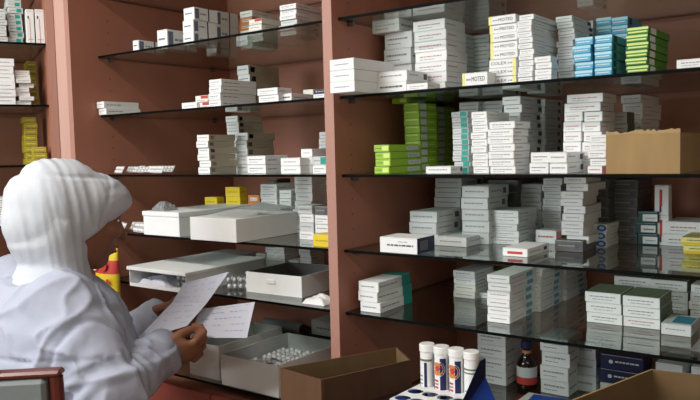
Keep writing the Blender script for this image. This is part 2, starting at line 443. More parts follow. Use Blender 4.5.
# base cabinet under the lowest glass shelf; the right bay has a ledge standing out in front
b = bmesh.new(); bx(b, XL+.0005, -.0025, .012, D-.001, .08, .97); child('base_cabinet', b, LAM, unit)
b = bmesh.new(); bx(b, .0225, XR1-.0005, .0, D-.001, .08, .97); child('base_cabinet', b, LAM, unit)
for k in range(2):
    b = bmesh.new(); x0 = XL+.003+k*.402; bx(b, x0, x0+.398, -.006, .0115, .1, .972, bev=.002); dd = child('door', b, LAMDOOR, unit)
    b = bmesh.new(); hx = x0+(.36 if k == 0 else .04)
    tube(b, [(hx, -.0065, .80), (hx, -.03, .80), (hx, -.03, .90), (hx, -.0065, .90)], .005, 8)
    h = mk('handle', b, PEG, parent=dd); h.location = (0, 0, 0)
b = bmesh.new(); bx(b, .024, XR1+.02, -.46, -.0235, .96, .985, bev=.002); child('ledge', b, LAM, unit)
for x in (.04, XR1-.03):
    b = bmesh.new(); bx(b, x, x+.04, -.44, -.40, 0, .9595); child('leg', b, LAM, unit)
def pegs(parent, xs, ys, zs, fr=MAIN):
    for z in zs:
        for x, sgn in xs:
            for y in ys:
                b = bmesh.new(); p = fr.w(x, y, z-GT/2-.0045); q = fr.w(x+sgn*.016, y, z-GT/2-.0045)
                tube(b, [p, q], .0042, 10)
                o = child('shelf_peg', b, PEG, parent)
pegs(unit, ((XL+.0003, 1), (.0223, 1)), (.035, .42), ZS[1:])
pegs(unit, ((-.0023, -1), (XR1-.0003, -1)), (.035,), ZS[1:])
SHW = ['topmost', 'second', 'third', 'fourth', 'fifth', 'sixth', 'lowest']
def glass_shelf(x0, x1, y0, y1, z, label, fr=MAIN, edge_l=False):
    b = bmesh.new(); vs = bx(b, x0, x1, y0, y1, z-GT/2, z+GT/2)
    for f in b.faces:
        if abs(f.normal.z) < .5 and abs(f.calc_center_median().z-z) < 1e-4: f.material_index = 1
    o = mk('glass_shelf', b, [GLASS, GEDGE]); o.location = fr.o; o.rotation_euler = (0, 0, fr.ang)
    return tag(o, label, 'shelf', 'glass shelves')
OW = {0: 'topmost', 1: 'second', 2: 'third', 3: 'eye-level', 4: 'second-lowest but one', 5: 'second-lowest', 6: 'lowest'}
MB = {0: 'topmost glass shelf of the middle bay, cut off by the picture edge', 1: 'tinted glass shelf of middle bay carrying the navy striped cartons', 2: 'tinted glass shelf of middle bay with a lone white pair at its left',
      3: 'tinted glass shelf of middle bay at eye level with loose blister strips', 4: 'tinted glass shelf of middle bay carrying two large white cartons', 5: 'tinted glass shelf of middle bay behind the raised papers, open white tray on it',
      6: 'lowest glass shelf of middle bay above the red-brown cabinet doors'}
RB = {0: 'topmost glass shelf of right bay, above the picture edge', 1: 'glass shelf of right bay crossing the upper picture edge, nothing seen on it', 2: 'glass shelf of right bay carrying blue, green and lettered yellow-ended cartons',
      3: 'glass shelf of right bay carrying lime green boxes and the torn carton', 4: 'glass shelf of right bay carrying the navy-sided box and yellow boxes', 5: 'glass shelf of right bay carrying teal-ended boxes and olive-topped boxes',
      6: 'lowest glass shelf of right bay under the brown bottle'}
for i, z in enumerate(ZS):
    glass_shelf(XL+.001, -.003, .0, D-.012, z, MB[i])
    glass_shelf(.023, XR1-.001, .0, D-.012, z, RB[i])
# corner unit at the left
lu = empty('corner_shelving_unit', LEFT.o); tag(lu, 'rose brown corner shelving unit at the left edge, turned towards the viewer', 'shelving')
LW = .62; LD = .46
def lchild(name, bm, m, par=None):
    o = mk(name, bm, m); o.parent = par or lu; return o
lu.rotation_euler = (0, 0, LEFT.ang)
b = bmesh.new(); bx(b, -.02, 0, .0012, LD-.0005, 0, UT); p = lchild('side_panel', b, LAM)
b = bmesh.new(); bx(b, -.02, 0, 0, .001, 0, UT); lchild('edge_band', b, LAMEDGE, p)
b = bmesh.new()                                                     # filler post closing the corner between the two units
ci, si = math.cos(-LEFT.ang), math.sin(-LEFT.ang)
def tol(x, y): return ((x-LEFT.o.x)*ci-(y-LEFT.o.y)*si, (x-LEFT.o.x)*si+(y-LEFT.o.y)*ci)
pl = [(.0006, .003), tol(XL-.0206, -.083), tol(XL-.0206, .02), (.0006, .10)]
lo = [b.verts.new((x, y, 0)) for x, y in pl]; hi = [b.verts.new((x, y, UT)) for x, y in pl]
b.faces.new(lo[::-1]); b.faces.new(hi)
for i in range(4): b.faces.new((lo[i], lo[(i+1) % 4], hi[(i+1) % 4], hi[i]))
bmesh.ops.recalc_face_normals(b, faces=b.faces); lchild('filler_post', b, LAMPOST)
b = bmesh.new(); bx(b, -LW, -LW+.02, .0012, LD-.0005, 0, UT); p = lchild('side_panel', b, LAM)
b = bmesh.new(); bx(b, -LW, -LW+.02, 0, .001, 0, UT); lchild('edge_band', b, LAMEDGE, p)
b = bmesh.new(); bx(b, -LW, 0, LD, LD+.018, 0, UT); lchild('back_panel', b, LAM)
b = bmesh.new(); bx(b, -LW+.0205, -.0205, .03, LD-.0005, .08, .95); lchild('base_cabinet', b, LAM)
LB = {0: 'glass shelf of corner unit above the picture edge', 1: 'glass shelf of corner unit under the upright white cartons', 2: 'glass shelf of corner unit under the slipped white pile',
      3: 'glass shelf of corner unit under the yellow boxes, just above the white headscarf', 4: 'glass shelf of corner unit hidden partly behind the headscarf'}
ZLL = dict(ZL); ZLL[0] = ZL[1]+.165; ZLL[4] = ZL[3]-.163
for i, z in ZLL.items(): glass_shelf(-LW+.0215, -.0215, .02, LD-.01, z, LB[i], LEFT)
ZL = ZLL

# ------------------------------------------------------------------ piles of boxes, right bay
R2 = 'on the upper right shelf'
S = stack
# third shelf from the top (blue and green cartons)
S(2, -.068, 330.5, 355, 60, 3, 'plain', 'plain white box', 'the three-box pile overhanging the upright divider', d=.142)
S(2, .012, 377, 407, 72.5, 2, ['darktext', 'square'], ['thin white box with dark lettering', 'white box with square mark'], 'the low pair beside the overhanging pile', d=.08)
S(2, .0, 407, 428, 84, 1, 'redtext', 'small flat white box with red mark', 'lying at the shelf edge under tall white stack', d=.05)
S(2, .14, 385, 412, 34, 4, 'white', 'large white box', 'the pile standing behind the low pair', d=.12)
S(2, .125, 372, 399, 22, 1, 'white', 'large white box', 'shoved leftward on top of the pile behind the low pair', d=.12, base=TOP())
S(2, .10, 414.5, 446, 19, 7, 'redtext', 'big white box', 'the tall stack left of the yellow-ended stack', xs=466)
S(2, .30, 436, 462, 21, 7, 'grey', 'pale grey box', 'the stack right behind the tall red-marked stack', xs=480)
S(2, .005, 463, 488, 73.5, 1, 'noteo', 'small lettered box with yellow end', 'lying flat in front of the yellow-ended stack', d=.05)
S(2, .04, 490, 517, 17, 8, ['colex', 'colex', 'colex', 'noteo'], ['lettered white box with yellow right end']*3+['lettered white box with yellow left end'], 'the tall lettered stack', d=.13)
S(2, .035, 518.5, 533, 15.5, 12, 'white', 'thin white box', 'the narrow twelve-box stack beside the lettered stack', xs=557)
S(2, .03, 535.5, 552, 57, 4, 'plain', 'small white box', 'the four-box pile at the narrow stack foot', d=.03)
S(2, .12, 557, 573.5, 17, 11, 'square', 'thin white box', 'the stack left of the sky blue pile', xs=592)
S(2, .03, 574, 591.5, 38, 5, 'blue', 'sky blue box', 'the left of two five-box blue piles', d=.1)
S(2, .012, 594, 611, 36, 5, 'blue', 'sky blue box', 'the right of two five-box blue piles', xs=626)
S(2, .36, 470, 489, 21, 8, 'grey', 'grey box', 'the rear stack just left of the lettered stack', d=.1)
S(2, .30, 578, 594, 22, 8, 'grey', 'grey box', 'the rear stack left of the tall blue stack', d=.1)
S(2, .22, 596, 611, 18, 8, 'blue', 'light blue box', 'the tall blue stack at back, left column', d=.1)
S(2, .22, 612, 628, 17.5, 8, 'blue', 'light blue box', 'the tall blue stack at back, right column', d=.1)
S(2, .012, 626.5, 648, 28, 6, 'green', 'green and white box', 'the green pile right of the blue piles', xs=668)
S(2, .0, 675, 712, 60, 1, 'white', 'flat white box with dark mark', 'alone at the right edge above the torn carton', d=.1)
# eye-level shelf
S(3, .03, 375, 390, 145, 4, 'lime', 'lime green box', 'the low pile at the green stack foot', xs=421)
S(3, .17, 405, 420, 103.5, 9, 'limep', 'lime green box', 'the tall green stack, left column', xs=437)
S(3, .165, 392, 407, 97.5, 1, 'lime', 'lime green box', 'jutting out leftward on top of the tall green stack', d=.08, base=TOP())
S(3, .33, 421, 436, 105, 9, 'limep', 'lime green box', 'the tall green stack, rear column', xs=455)
S(3, .02, 427, 452, 166.5, 1, 'square', 'thin flat white box', 'lying before the tall green stack', d=.05)
S(3, .09, 453, 469, 112, 11, 'teal', 'teal-marked grey box', 'the stack between green stack and white stack', d=.12)
S(3, .26, 459, 478, 98, 9, 'grey', 'grey box', 'the rear stack over the teal-marked stack', d=.1)
S(3, .28, 482, 503, 97.5, 9, 'grey', 'grey box', 'the rear stack over the narrow nine-box stack', d=.1)
S(3, .03, 472, 487.5, 112, 9, 'white', 'white box', 'the narrow nine-box stack right of teal-marked stack', d=.10)
S(3, .015, 488.5, 514, 122, 7, 'white', 'white box', 'the wide leaning stack under the lettered boxes', xs=529)
S(3, .16, 503, 521, 97, 9, 'square', 'square-marked white box', 'the tall stack behind the leaning stack', xs=541)
S(3, .32, 527, 545, 99, 9, 'grey', 'grey box', 'the rear stack above the four short boxes', xs=562)
S(3, .02, 530, 549, 152.5, 2, 'white', 'short white box', 'the left short pair before the grey stack', d=.07)
S(3, .02, 550, 568, 152.5, 2, 'square', 'short white box', 'the right short pair before the grey stack', xs=584)
S(3, .10, 564, 582, 112, 6, 'redtext', 'white box with red line', 'the left column under wide red-lined boxes', d=.12)
S(3, .10, 583, 601, 112, 6, 'redtext', 'white box with red line', 'the right column under wide red-lined boxes', xs=615)
S(3, .10, 566, 602, 95, 2, 'redtext', 'wide white box', 'the two wide boxes bridging both red-lined columns', d=.083, base=TOP())
S(3, .02, 589, 607, 135, 5, ['redend', 'white', 'white'], ['white box with red-brown end', 'white box'], 'the small pile left of the torn carton', d=.1)
S(3, .22, 605, 628, 113, 5, 'oliver', 'flat white box', 'the pile showing above the torn carton left edge', d=.05)
S(3, .30, 622, 642, 95.5, 9, 'redtext', 'red-lined white box', 'the dark-sided stack behind the torn carton', xs=660)
# shelf below eye level
S(4, 0, 380, 417, 236.5, 1, 'navyside', 'white box with navy side', 'lying alone at the front left of its shelf', yb=252, d=.07)
S(4, 0, 436, 466, 236, 1, 'grey', 'flat pale grey box', 'lying flat right of the navy-sided box', yb=245.5, xs=492)
S(4, 0, 410, 437, 211, 3, 'grey', 'pale grey box', 'the three-box pile behind the navy-sided box', yb=243.5, xs=462)
S(4, .30, 435, 461, 178, 6, 'grey', 'pale grey box', 'the tall pile behind the three-box grey pile', d=.12)
S(4, 0, 462, 489, 186, 5, 'grey', 'off-white box', 'the five-box off-white pile right of the flat grey box', yb=243, d=.10)
S(4, 0, 491, 518, 210, 5, 'white', 'slim white box', 'the five-box slim pile right of the off-white pile', yb=243.5, d=.1)
S(4, .34, 488, 518, 180, 5, 'dark', 'shaded grey box', 'the stack behind the slim white pile', d=.12)
S(4, .36, 520, 541, 184, 6, 'grey', 'pale grey box', 'the rear stack above the red-ended box, left', d=.1)
S(4, .36, 543, 562, 178, 9, 'white', 'white box', 'the rear stack above the red-ended box, right', d=.1)
S(4, .19, 563, 585, 176, 10, 'plain', 'bright white box', 'the fanned ten-box stack, uneven edges', d=.1, jit=2.2, fan=1)
S(4, 0, 535, 561, 229.5, 1, 'redend', 'small white box with red-brown end', 'lying before the rear white stack', yb=243, d=.05)
S(4, 0, 556, 584, 239.5, 1, 'dark', 'flat dark grey box', 'lying at the fanned stack foot', yb=251, d=.10)
S(4, 0, 502, 527, 247.5, 1, 'redlabel', 'flat white box with red label', 'lying nearest the front edge of its shelf', yb=256, xs=548)
S(4, .30, 586, 609, 179, 7, 'dark', 'dark grey box', 'the left dark stack right of the fanned stack', d=.12)
S(4, .34, 612, 638, 180, 7, 'dark', 'dark grey box', 'the right dark stack behind blue-logo boxes', d=.12)
S(4, 0, 583, 607, 223.5, 3, 'bluelogo', 'white box with blue logo', 'the three-box blue-logo pile', yb=246.5, xs=640)
S(4, 0, 637, 657, 211, 3, 'tealoval', 'white-oval teal box', 'the teal pile behind the upright boxes', yb=244.5, d=.07)
S(4, 0, 655, 669, 185, 2, 'upside', 'tall white box set on end', 'the upright two-box column', yb=245, d=.03)
S(4, .34, 664, 702, 221, 2, 'redtext', 'wide flat white box', 'the wide pair behind the pale yellow boxes', d=.1)
S(4, 0, 682, 712, 237, 2, 'yellowp', 'pale yellow box', 'the yellow pair at the right picture edge', yb=253.5, d=.09)
# shelf of the teal-ended boxes
S(5, 0, 358.5, 378, 281, 3, 'tealend', 'white box with teal far end', 'the three-box pile near the divider', yb=311, xs=411, jit=2.2)
S(5, 0, 454, 475.5, 270, 4, ['cream', 'cream', 'white', 'white'], ['cream box', 'cream box', 'white box'], 'the little pile left of a dark green box', yb=297, d=.1)
S(5, .36, 474, 492, 268, 1, 'green', 'dark green upright box', 'behind the little cream and white pile', d=.06)
S(5, .27, 474, 491, 292, 1, 'white', 'small flat white box', 'lying before the dark green upright box', d=.04)
S(5, 0, 487.5, 510, 274, 6, 'bluemark', 'white box', 'the six-box stack with blue side marks', yb=321.5, xs=537)
S(5, .20, 516, 541, 268, 6, 'bluemark', 'white box', 'the blue-marked stack second from the front', xs=563)
S(5, .335, 540, 566, 266, 6, 'bluemark', 'white box', 'the rearmost blue-marked stack', xs=589)
S(5, 0, 586, 621.5, 291, 3, 'olive', 'olive-topped white box', 'the left column of the olive-topped block', yb=321.5, d=.095)
S(5, 0, 622.5, 659.5, 295, 3, ['oliver', 'olive', 'olive'], 'olive-topped white box', 'the right column of the olive-topped block', yb=326, d=.095)
S(5, 0, 661, 691, 322.5, 1, 'tealtop', 'flat pale box with teal-blue top', 'lying at the right of the olive-topped block', yb=334, d=.08)
S(5, .32, 613, 649.5, 275.5, 3, 'olive', 'white box', 'the left rear pile behind the olive-topped block', d=.1)
S(5, .32, 651, 687.5, 279, 3, 'olive', 'white box', 'the right rear pile behind the olive-topped block', d=.1)
S(5, .30, 690, 722, 284, 4, 'white', 'pale blue-white box', 'the rear pile cut by the right picture edge', d=.1)
# lowest shelf, right bay
S(6, .36, 478, 506, 330, 4, 'white', 'shaded white box', 'the pile left of the brown bottle, low shelf', d=.1)
S(6, .36, 541, 569, 336, 4, 'white', 'shaded white box', 'the pile right of the brown bottle, low shelf', d=.1)
S(6, .42, 571, 596, 340, 3, 'grey', 'shaded grey box', 'the pile left of the navy boxes, low shelf', d=.07)
S(6, .405, 600, 643, 353, 3, ['cream', 'navybox', 'navybox'], ['cream box', 'navy box with white lettering'], 'the navy pile behind the open carton', d=.07)
S(6, .36, 655, 682, 362, 2, 'bluemark', 'pale white box', 'the low pair right of the navy boxes', d=.1)
S(6, .34, 690, 725, 366, 2, 'bluemark', 'pale white box', 'the low pair at the lower right picture edge', d=.1)

# ------------------------------------------------------------------ piles of boxes, middle bay
S(1, .015, 133, 138.5, 40.5, 1, 'stripe', 'small white carton with dark stripe', 'leftmost on the upper middle shelf', xs=165, d=.1)
S(1, .04, 157, 167, 30.5, 1, 'stripe', 'white carton with dark end stripe', 'left of the navy-striped carton pile', xs=196)
S(1, .04, 183.5, 194, 8.5, 3, 'stripe', 'white carton with navy stripes', 'the front navy-striped pile', xs=217)
S(1, .22, 206, 216, 12, 3, 'stripe', 'white carton with navy stripes', 'the rear navy-striped pile', xs=237)
S(1, .20, 240, 252, 12, 6, ['cream', 'cream', 'cream', 'orange', 'orange', 'cream'], ['cream box']*3+['orange box', 'orange box', 'cream box'], 'the pile with orange ends, upper middle shelf', d=.1)
S(1, .12, 249, 262, 20, 4, ['cream', 'cream', 'cream', 'redtop'], ['cream box', 'cream box', 'cream box', 'cream box with red mark'], 'the front pile right of orange ends', xs=300)
S(1, .10, 280, 296, 6, 6, ['grey', 'grey', 'grey', 'white', 'white', 'white'], ['grey box', 'grey box', 'grey box', 'white box'], 'the pile nearest the divider, upper middle shelf', xs=322, jit=2)
S(2, -.012, 97.5, 105, 102, 2, 'white', 'long white box', 'the lone pair at the far left shelf end', xs=139)
S(2, .03, 181, 196, 103, 1, 'plain', 'flat white box', 'at the low left foot of the stepped pile', d=.1)
S(2, .04, 196.5, 208.5, 96, 2, 'redtop', 'white box with red edge', 'the lower step of the stepped pile', d=.1)
S(2, .03, 209, 221, 80, 4, 'white', 'long white box', 'the upper step of the stepped pile', xs=256)
S(2, .25, 238.5, 250, 66, 5, 'tanside', 'pale box', 'the tall pile behind the stepped pile', xs=279)
S(2, .012, 257.5, 277.5, 89, 2, 'white', 'short white box', 'the pair right of the stepped pile', d=.05)
S(2, .03, 279, 292, 94, 1, 'darktext', 'flat white box with dark mark', 'right of the short pair, front edge', xs=318)
S(2, .13, 303, 313, 90, 1, 'cream', 'small cream box', 'behind the flat boxes near the divider', d=.08)
S(2, .012, 314, 326, 90, 2, ['white', 'navybox'], ['thin white box', 'dark box on a thin white one'], 'the small pair touching the divider', d=.06)
S(3, .05, 198, 209.5, 135, 6, ['tanside'], 'white box with brownish side', 'the six-box pile with square side marks', xs=236, jit=2)
S(3, .20, 227, 239, 107, 9, 'tanside', 'white box', 'the tall narrow pile rising behind six-box pile', xs=262)
S(3, .16, 236.5, 247.5, 133, 5, 'tanside', 'white box', 'the dark-sided pile right of the tall narrow pile', xs=274)
S(3, .05, 247.5, 266, 156, 2, 'white', 'short white box', 'the low pair with red-brown shade beside it', d=.08)
S(3, .03, 280.5, 300, 158, 2, 'plain', 'white box', 'the left step of the teal-marked pile', d=.1)
S(3, .06, 300.8, 312, 149, 3, 'plain', 'white box', 'the middle column left of the teal-marked box', d=.1)
S(3, .03, 312.5, 326, 156.5, 2, ['white', 'teal'], ['white box', 'white box with teal mark'], 'the pair beside the divider at eye level', d=.08)
S(3, .20, 319, 330, 132, 6, 'plain', 'white box', 'the column half hidden by the divider, eye level', d=.1)
# shelf of the two big white cartons
S(4, .25, 205.5, 217.5, 197, 3, 'yellow', 'yellow box', 'the left yellow pile behind the front white carton', d=.03)
S(4, .26, 226, 240, 187, 4, 'yellow', 'yellow box', 'the right yellow pile behind the front white carton', d=.03)
S(4, .27, 249, 260.5, 195, 4, ['orange', 'cream', 'orange'], ['orange box', 'cream box', 'orange box'], 'the orange pile right of the yellow piles', d=.08)
S(4, .25, 261, 277, 184, 6, 'white', 'white box', 'the wide rear pile behind the big carton', d=.08)
S(4, .38, 269, 278, 179, 7, 'dark', 'grey box', 'the dark pile peeping over the wide rear pile', d=.06)
S(4, .22, 280, 291.5, 190, 5, 'white', 'white box', 'the five-box pile in the rear row middle', d=.08)
S(4, .20, 294, 311, 176.5, 7, 'plain', 'white box', 'the tall seven-box rear pile by the divider', xs=325, jit=2)
S(4, .10, 299, 313, 205, 4, ['white', 'grey', 'white', 'grey'], 'small pale box', 'the little pile right of the big white carton', d=.05)
S(4, .08, 315, 329, 206, 4, ['grey', 'bluemark', 'white', 'dark'], 'small box', 'the mixed pile above the golden yellow box', d=.05)
S(4, .26, 322, 331, 178, 6, 'orange', 'orange box', 'the orange column half hidden by the divider', d=.05)
S(4, .012, 313, 330, 234, 1, 'yellow', 'golden yellow box', 'standing at the shelf edge against the divider', d=.045)
# shelf behind the papers
S(5, .36, 256, 265.5, 253, 3, 'cream', 'small cream box', 'the rear pile left over the open white tray', d=.06)
S(5, .34, 266, 275.5, 247, 4, 'white', 'small white box', 'the rear pile over the open white tray', d=.06)
S(5, .34, 276, 285, 247, 4, 'redtext', 'red-lined small box', 'the rear pile right over the open tray', d=.06)
S(5, .34, 288, 298, 260, 2, 'white', 'small white box', 'the low rear pair over the open tray', d=.06)
S(5, .34, 300, 311, 249, 4, 'white', 'small white box', 'the right-hand rear pile over the open tray', d=.06)
S(5, .30, 207, 238, 252, 1, 'grey', 'wide flat grey box', 'behind the lidded carton, below the big carton', d=.08)
# corner unit
S(1, .03, -8, 6.5, 8, 6, 'grey', 'white box', 'the leftmost pile on the upper corner shelf', fr=LEFT, d=.1)
S(1, .05, 8, 22.5, -5, 8, 'greyteal', 'grey box with teal mark', 'the teal-marked stack in the corner unit', fr=LEFT, d=.12)
S(1, .03, 26.5, 34.5, 9, 1, 'upright', 'tall white upright carton with red line', 'left of two upright cartons in the corner unit', fr=LEFT, d=.1, jit=.2)
S(1, .03, 35.5, 44.3, 9, 1, 'upright', 'tall white upright carton with red line', 'right of two upright cartons in the corner unit', fr=LEFT, d=.1, jit=.2)
S(2, .03, -6, 14.5, 58, 6, 'plain', 'white box', 'the big white pile at the far left edge', fr=LEFT, d=.11)
S(2, .04, 16, 31, 70, 8, 'white', 'white box', 'the slipped pile beside the mustard boxes', fr=LEFT, d=.09, jit=3, fan=1)
S(2, .16, 27, 37, 61, 7, 'mustard', 'mustard box', 'the mustard pile behind the slipped white pile', fr=LEFT, d=.08)
S(3, .10, 25, 38, 117, 8, 'mustard', 'mustard yellow box', 'the tall yellow pile above the headscarf', fr=LEFT, d=.08)
S(3, .03, 33, 46.5, 147, 3, 'mustard', 'mustard yellow box', 'the short yellow pile in front, above the headscarf', fr=LEFT, d=.06)
S(4, .05, -6, 9, 198, 4, 'white', 'white box', 'the pile left of the headscarf, picture edge', fr=LEFT, d=.1)

# ------------------------------------------------------------------ cartons and trays
def open_tray(bm, w, d, h, t, inner=1, cut=None):
    """open-topped box, origin at front left bottom"""
    bx(bm, 0, w, 0, d, 0, t, 0)
    bx(bm, 0, t, 0, d, t, h, 0); bx(bm, w-t, w, 0, d, t, h, 0)
    bx(bm, t, w-t, 0, t, t, h, 0)
    if cut:
        a, c, dz = cut
        bx(bm, t, a, d-t, d, t, h, 0); bx(bm, c, w-t, d-t, d, t, h, 0); bx(bm, a, c, d-t, d, t, h-dz, 0)
    else: bx(bm, t, w-t, d-t, d, t, h, 0)
    for f in bm.faces:
        c = f.calc_center_median(); n = f.normal
        if c.z > t*.9 and t*.5 < c.x < w-t*.5 and t*.5 < c.y < d-t*.5: f.material_index = inner
def place(o, p, rotz=0.0):
    o.location = p; o.rotation_euler = (0, 0, rotz); return o
def span(shelf, xl, xr, yb, yt, yb2=None):
    """front face on a shelf from its lower corners in the frame; returns corner, width, yaw, height"""
    z = ZS[shelf]+GT/2+.0003
    a = on_z(xl, yb, z)
    if yb2 is None: ux = on_y(xr, (yb+yt)/2, a.y); c = Vector((ux.x, a.y, z))
    else: c = on_z(xr, yb2, z)
    dv = c-a; ang = math.atan2(dv.y, dv.x)
    h = (on_y(xl, yt, a.y).z-z)
    return a, dv.length, ang, h
# big lidded carton, left on its shelf, and the bag lying on it
a, w, ang, h = span(4, 144, 179, 234.5, 211)
t = empty('paper_carton', a, 0); tag(t, 'white lidded carton at the left of the shelf, crumpled clear bag on it', 'carton')
b = bmesh.new(); bx(b, 0, w, 0, .30, 0, h*.8, bev=.001); mk('body', b, WHITE, parent=t)
b = bmesh.new(); bx(b, -.002, w+.002, -.002, .302, h*.8+.0003, h, bev=.001); mk('lid', b, WHITE, parent=t)
CA = a+Vector((0, 0, h))
a, w, ang, h = span(4, 190.5, 236, 239.5, 217)
t = empty('paper_carton', a, 0); tag(t, 'large white carton with raised top flap, in front of the yellow boxes', 'carton')
b = bmesh.new(); bx(b, 0, w, 0, .33, 0, h, bev=.001)
mk('body', b, WHITE, parent=t)
b = bmesh.new()
v = [(.003, .06, h+.001), (w-.003, .015, h+.001), (w*.97, .12, h+.012), (w*.3, .15, h+.016)]
quad(b, v); bmesh.ops.solidify(b, geom=list(b.faces), thickness=.002); mk('flap', b, WHITE, parent=t)
b = bmesh.new()
v = [(.003, .19, h+.0025), (w*.4, .18, h+.026), (w*.98, .22, h+.012), (w-.003, .31, h+.0025)]
quad(b, v); bmesh.ops.solidify(b, geom=list(b.faces), thickness=.002); mk('flap', b, WHITE, parent=t)
# open-fronted lidded carton with a crumpled sheet inside
a, w, ang, h = span(5, 130, 186, 285.5, 266)
t = empty('paper_carton', a, 0); tag(t, 'white lidded carton with open front, crumpled white paper inside', 'carton')
b = bmesh.new(); bx(b, 0, w, 0, .28, 0, .002); bx(b, 0, .002, 0, .28, .002, h*.82); bx(b, w-.002, w, 0, .28, .002, h*.82); bx(b, .002, w-.002, .278, .28, .002, h*.82); bx(b, .002, w*.93, 0, .002, .002, h*.16)
mk('body', b, WHITE, parent=t)
b = bmesh.new(); bx(b, -.004, w+.004, -.006, .284, h*.82+.0003, h, bev=.001); mk('lid', b, WHITE, parent=t)
def crumple(name, cen, sx, sy, h, m, label, cat, seed=1, grp=None, n=16, rot=0):
    b = bmesh.new(); bmesh.ops.create_grid(b, x_segments=n, y_segments=n, size=.5)
    for v in b.verts:
        x, y = v.co.x, v.co.y; r = max(abs(x), abs(y))*2
        k = noise.noise(Vector((x*3.1, y*3.1, seed)))*.5+.5; k2 = abs(noise.noise(Vector((x*7, y*7, seed+9))))
        v.co = Vector((x*sx*(1+.15*k2), y*sy*(1+.15*k), .001+h*(1-r**2.2)*(.35+.65*k)+h*.25*k2*(1-r**4)))
    r = bmesh.ops.solidify(b, geom=list(b.faces), thickness=.0012)
    zmin = min(v.co.z for v in b.verts)
    for v in b.verts: v.co.z -= zmin
    return tag(mk(name, b, m, loc=cen, rotz=rot), label, cat, grp)
crumple('paper_sheet', a+Vector((w*.34, .045, .0025)), w*.5, .07, h*.62, PAPER, 'crumpled white sheet inside the open-fronted lidded carton', 'paper', 3)
crumple('plastic_bag', CA+Vector((.045, .035, .0004)), .05, .045, .03, FILM, 'crumpled clear plastic bag lying on the left white carton', 'bag', 5)
# open white tray box
a, w, ang, h = span(5, 246.5, 302, 291.5, 271.5, 298)
t = empty('open_box', a, ang); tag(t, 'open white box tray with a small front tab, beside the divider', 'box')
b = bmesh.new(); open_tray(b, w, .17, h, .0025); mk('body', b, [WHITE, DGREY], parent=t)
b = bmesh.new(); bx(b, w*.40, w*.54, -.003, -.0002, h*.52, h*.72, bev=.0008); mk('tab', b, PLW, parent=t)
p = on_z(322, 303, ZS[5]+GT/2)
crumple('plastic_wrapper', p+Vector((-.005, .0, .0004)), .06, .05, .022, PLW, 'crumpled white wrapper lying before the open tray by the divider', 'wrapper', 11)
# lowest middle shelf
z6 = ZS[6]+GT/2+.0003
a, w, ang, h = Vector((-.505, .02, z6)), .110, 0.0, .088
t = empty('open_box', a, ang); tag(t, 'plain white box with lifted corner flap, beside the right hand', 'box')
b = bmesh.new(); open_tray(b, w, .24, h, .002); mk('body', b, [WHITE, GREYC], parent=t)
b = bmesh.new(); quad(b, [(0, 0, h+.0002), (w*.5, 0, h+.012), (w*.55, .05, h+.016), (0, .06, h+.0002)]); bmesh.ops.solidify(b, geom=list(b.faces), thickness=.0012); mk('flap', b, WHITE, parent=t)
a, w, ang, h = Vector((-.371, .004, z6)), .190, 0.0, .075
t = empty('open_box', a, ang); tag(t, 'open white tray box filled with blister packs, on the lowest shelf', 'box')
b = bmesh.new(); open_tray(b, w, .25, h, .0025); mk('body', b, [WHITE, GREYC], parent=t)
TRAY = (a, w, ang, h)

# ------------------------------------------------------------------ blister strips and small goods
def blister_bm(w, l, nx, ny, r):
    b = bmesh.new(); bx(b, -w/2, w/2, 0, l, 0, .0006, 0)
    for i in range(nx):
        for j in range(ny):
            c = Vector((-w/2+(i+.5)*w/nx, (j+.5)*l/ny, .0006)); seg = 8; rings = []
            for k, (rr, zz) in enumerate(((1, 0), (.85, .6), (.45, .95))):
                rings.append([b.verts.new(c+Vector((rr*r*math.cos(2*math.pi*q/seg), rr*r*math.sin(2*math.pi*q/seg), zz*r*.8))) for q in range(seg)])
            for A, B in zip(rings, rings[1:]):
                for q in range(seg): b.faces.new((A[q], A[(q+1) % seg], B[(q+1) % seg], B[q])).material_index = 1
            b.faces.new(rings[-1]).material_index = 1
    return b
_bl = mk('blister_strip', blister_bm(.034, .085, 2, 5, .0062), [FOIL, PLW])
BLM = _bl.data; bpy.data.objects.remove(_bl)
WO = ['first', 'second', 'third', 'fourth', 'fifth', 'sixth', 'seventh', 'eighth']
def blister(p, eul, label, group, sc=1.0):
    o = bpy.data.objects.new('blister_strip', BLM); COL.objects.link(o); o.location = p; o.rotation_euler = eul; o.scale = (sc, sc, sc)
    return tag(o, label, 'blister pack', group)
# loose strips at eye level: leaning against each other
def lean(tilt, yaw): return (Matrix.Rotation(math.radians(yaw), 3, 'Z') @ Matrix.Rotation(math.radians(tilt), 3, 'X') @ Matrix.Rotation(math.radians(-90), 3, 'Z')).to_euler()
z = ZS[3]+GT/2
for k, px in enumerate((119, 125.5, 132, 138.5, 145, 151.5, 157)):
    q = on_y(px, 173, .03); blister(Vector((q.x, .02+.016*(k % 3), z+.0125)), lean((62, 48, 66, 44, 58, 50, 64)[k], (-14, 10, -20, 16, -8, 12, -12)[k]),
        'silver blister strip, %s from the left of the loose row at eye level' % WO[k], 'loose blister strips at eye level', .62)
z = ZS[4]+GT/2
for k, px in enumerate((122, 130, 138)):
    q = on_y(px, 233, .03); blister(Vector((q.x, .02+.014*(k % 2), z+.0155)), lean((60, 50, 66)[k], (-22, 14, -10)[k]),
        'silver blister strip, %s from the left of the heap before the face' % WO[k], 'blister strips left of the white carton', .8)
z = ZS[5]+GT/2
for k, px in enumerate((171, 178, 185, 192)):
    q = on_z(px, 289, z); blister(Vector((q.x, max(q.y, -.005)+.012, z+.0172)), (math.radians(0), math.radians(90), math.radians(8)),
        'silver strip standing on edge, %s from the left below lidded carton' % WO[k], 'blister strips standing below the lidded carton', .95)
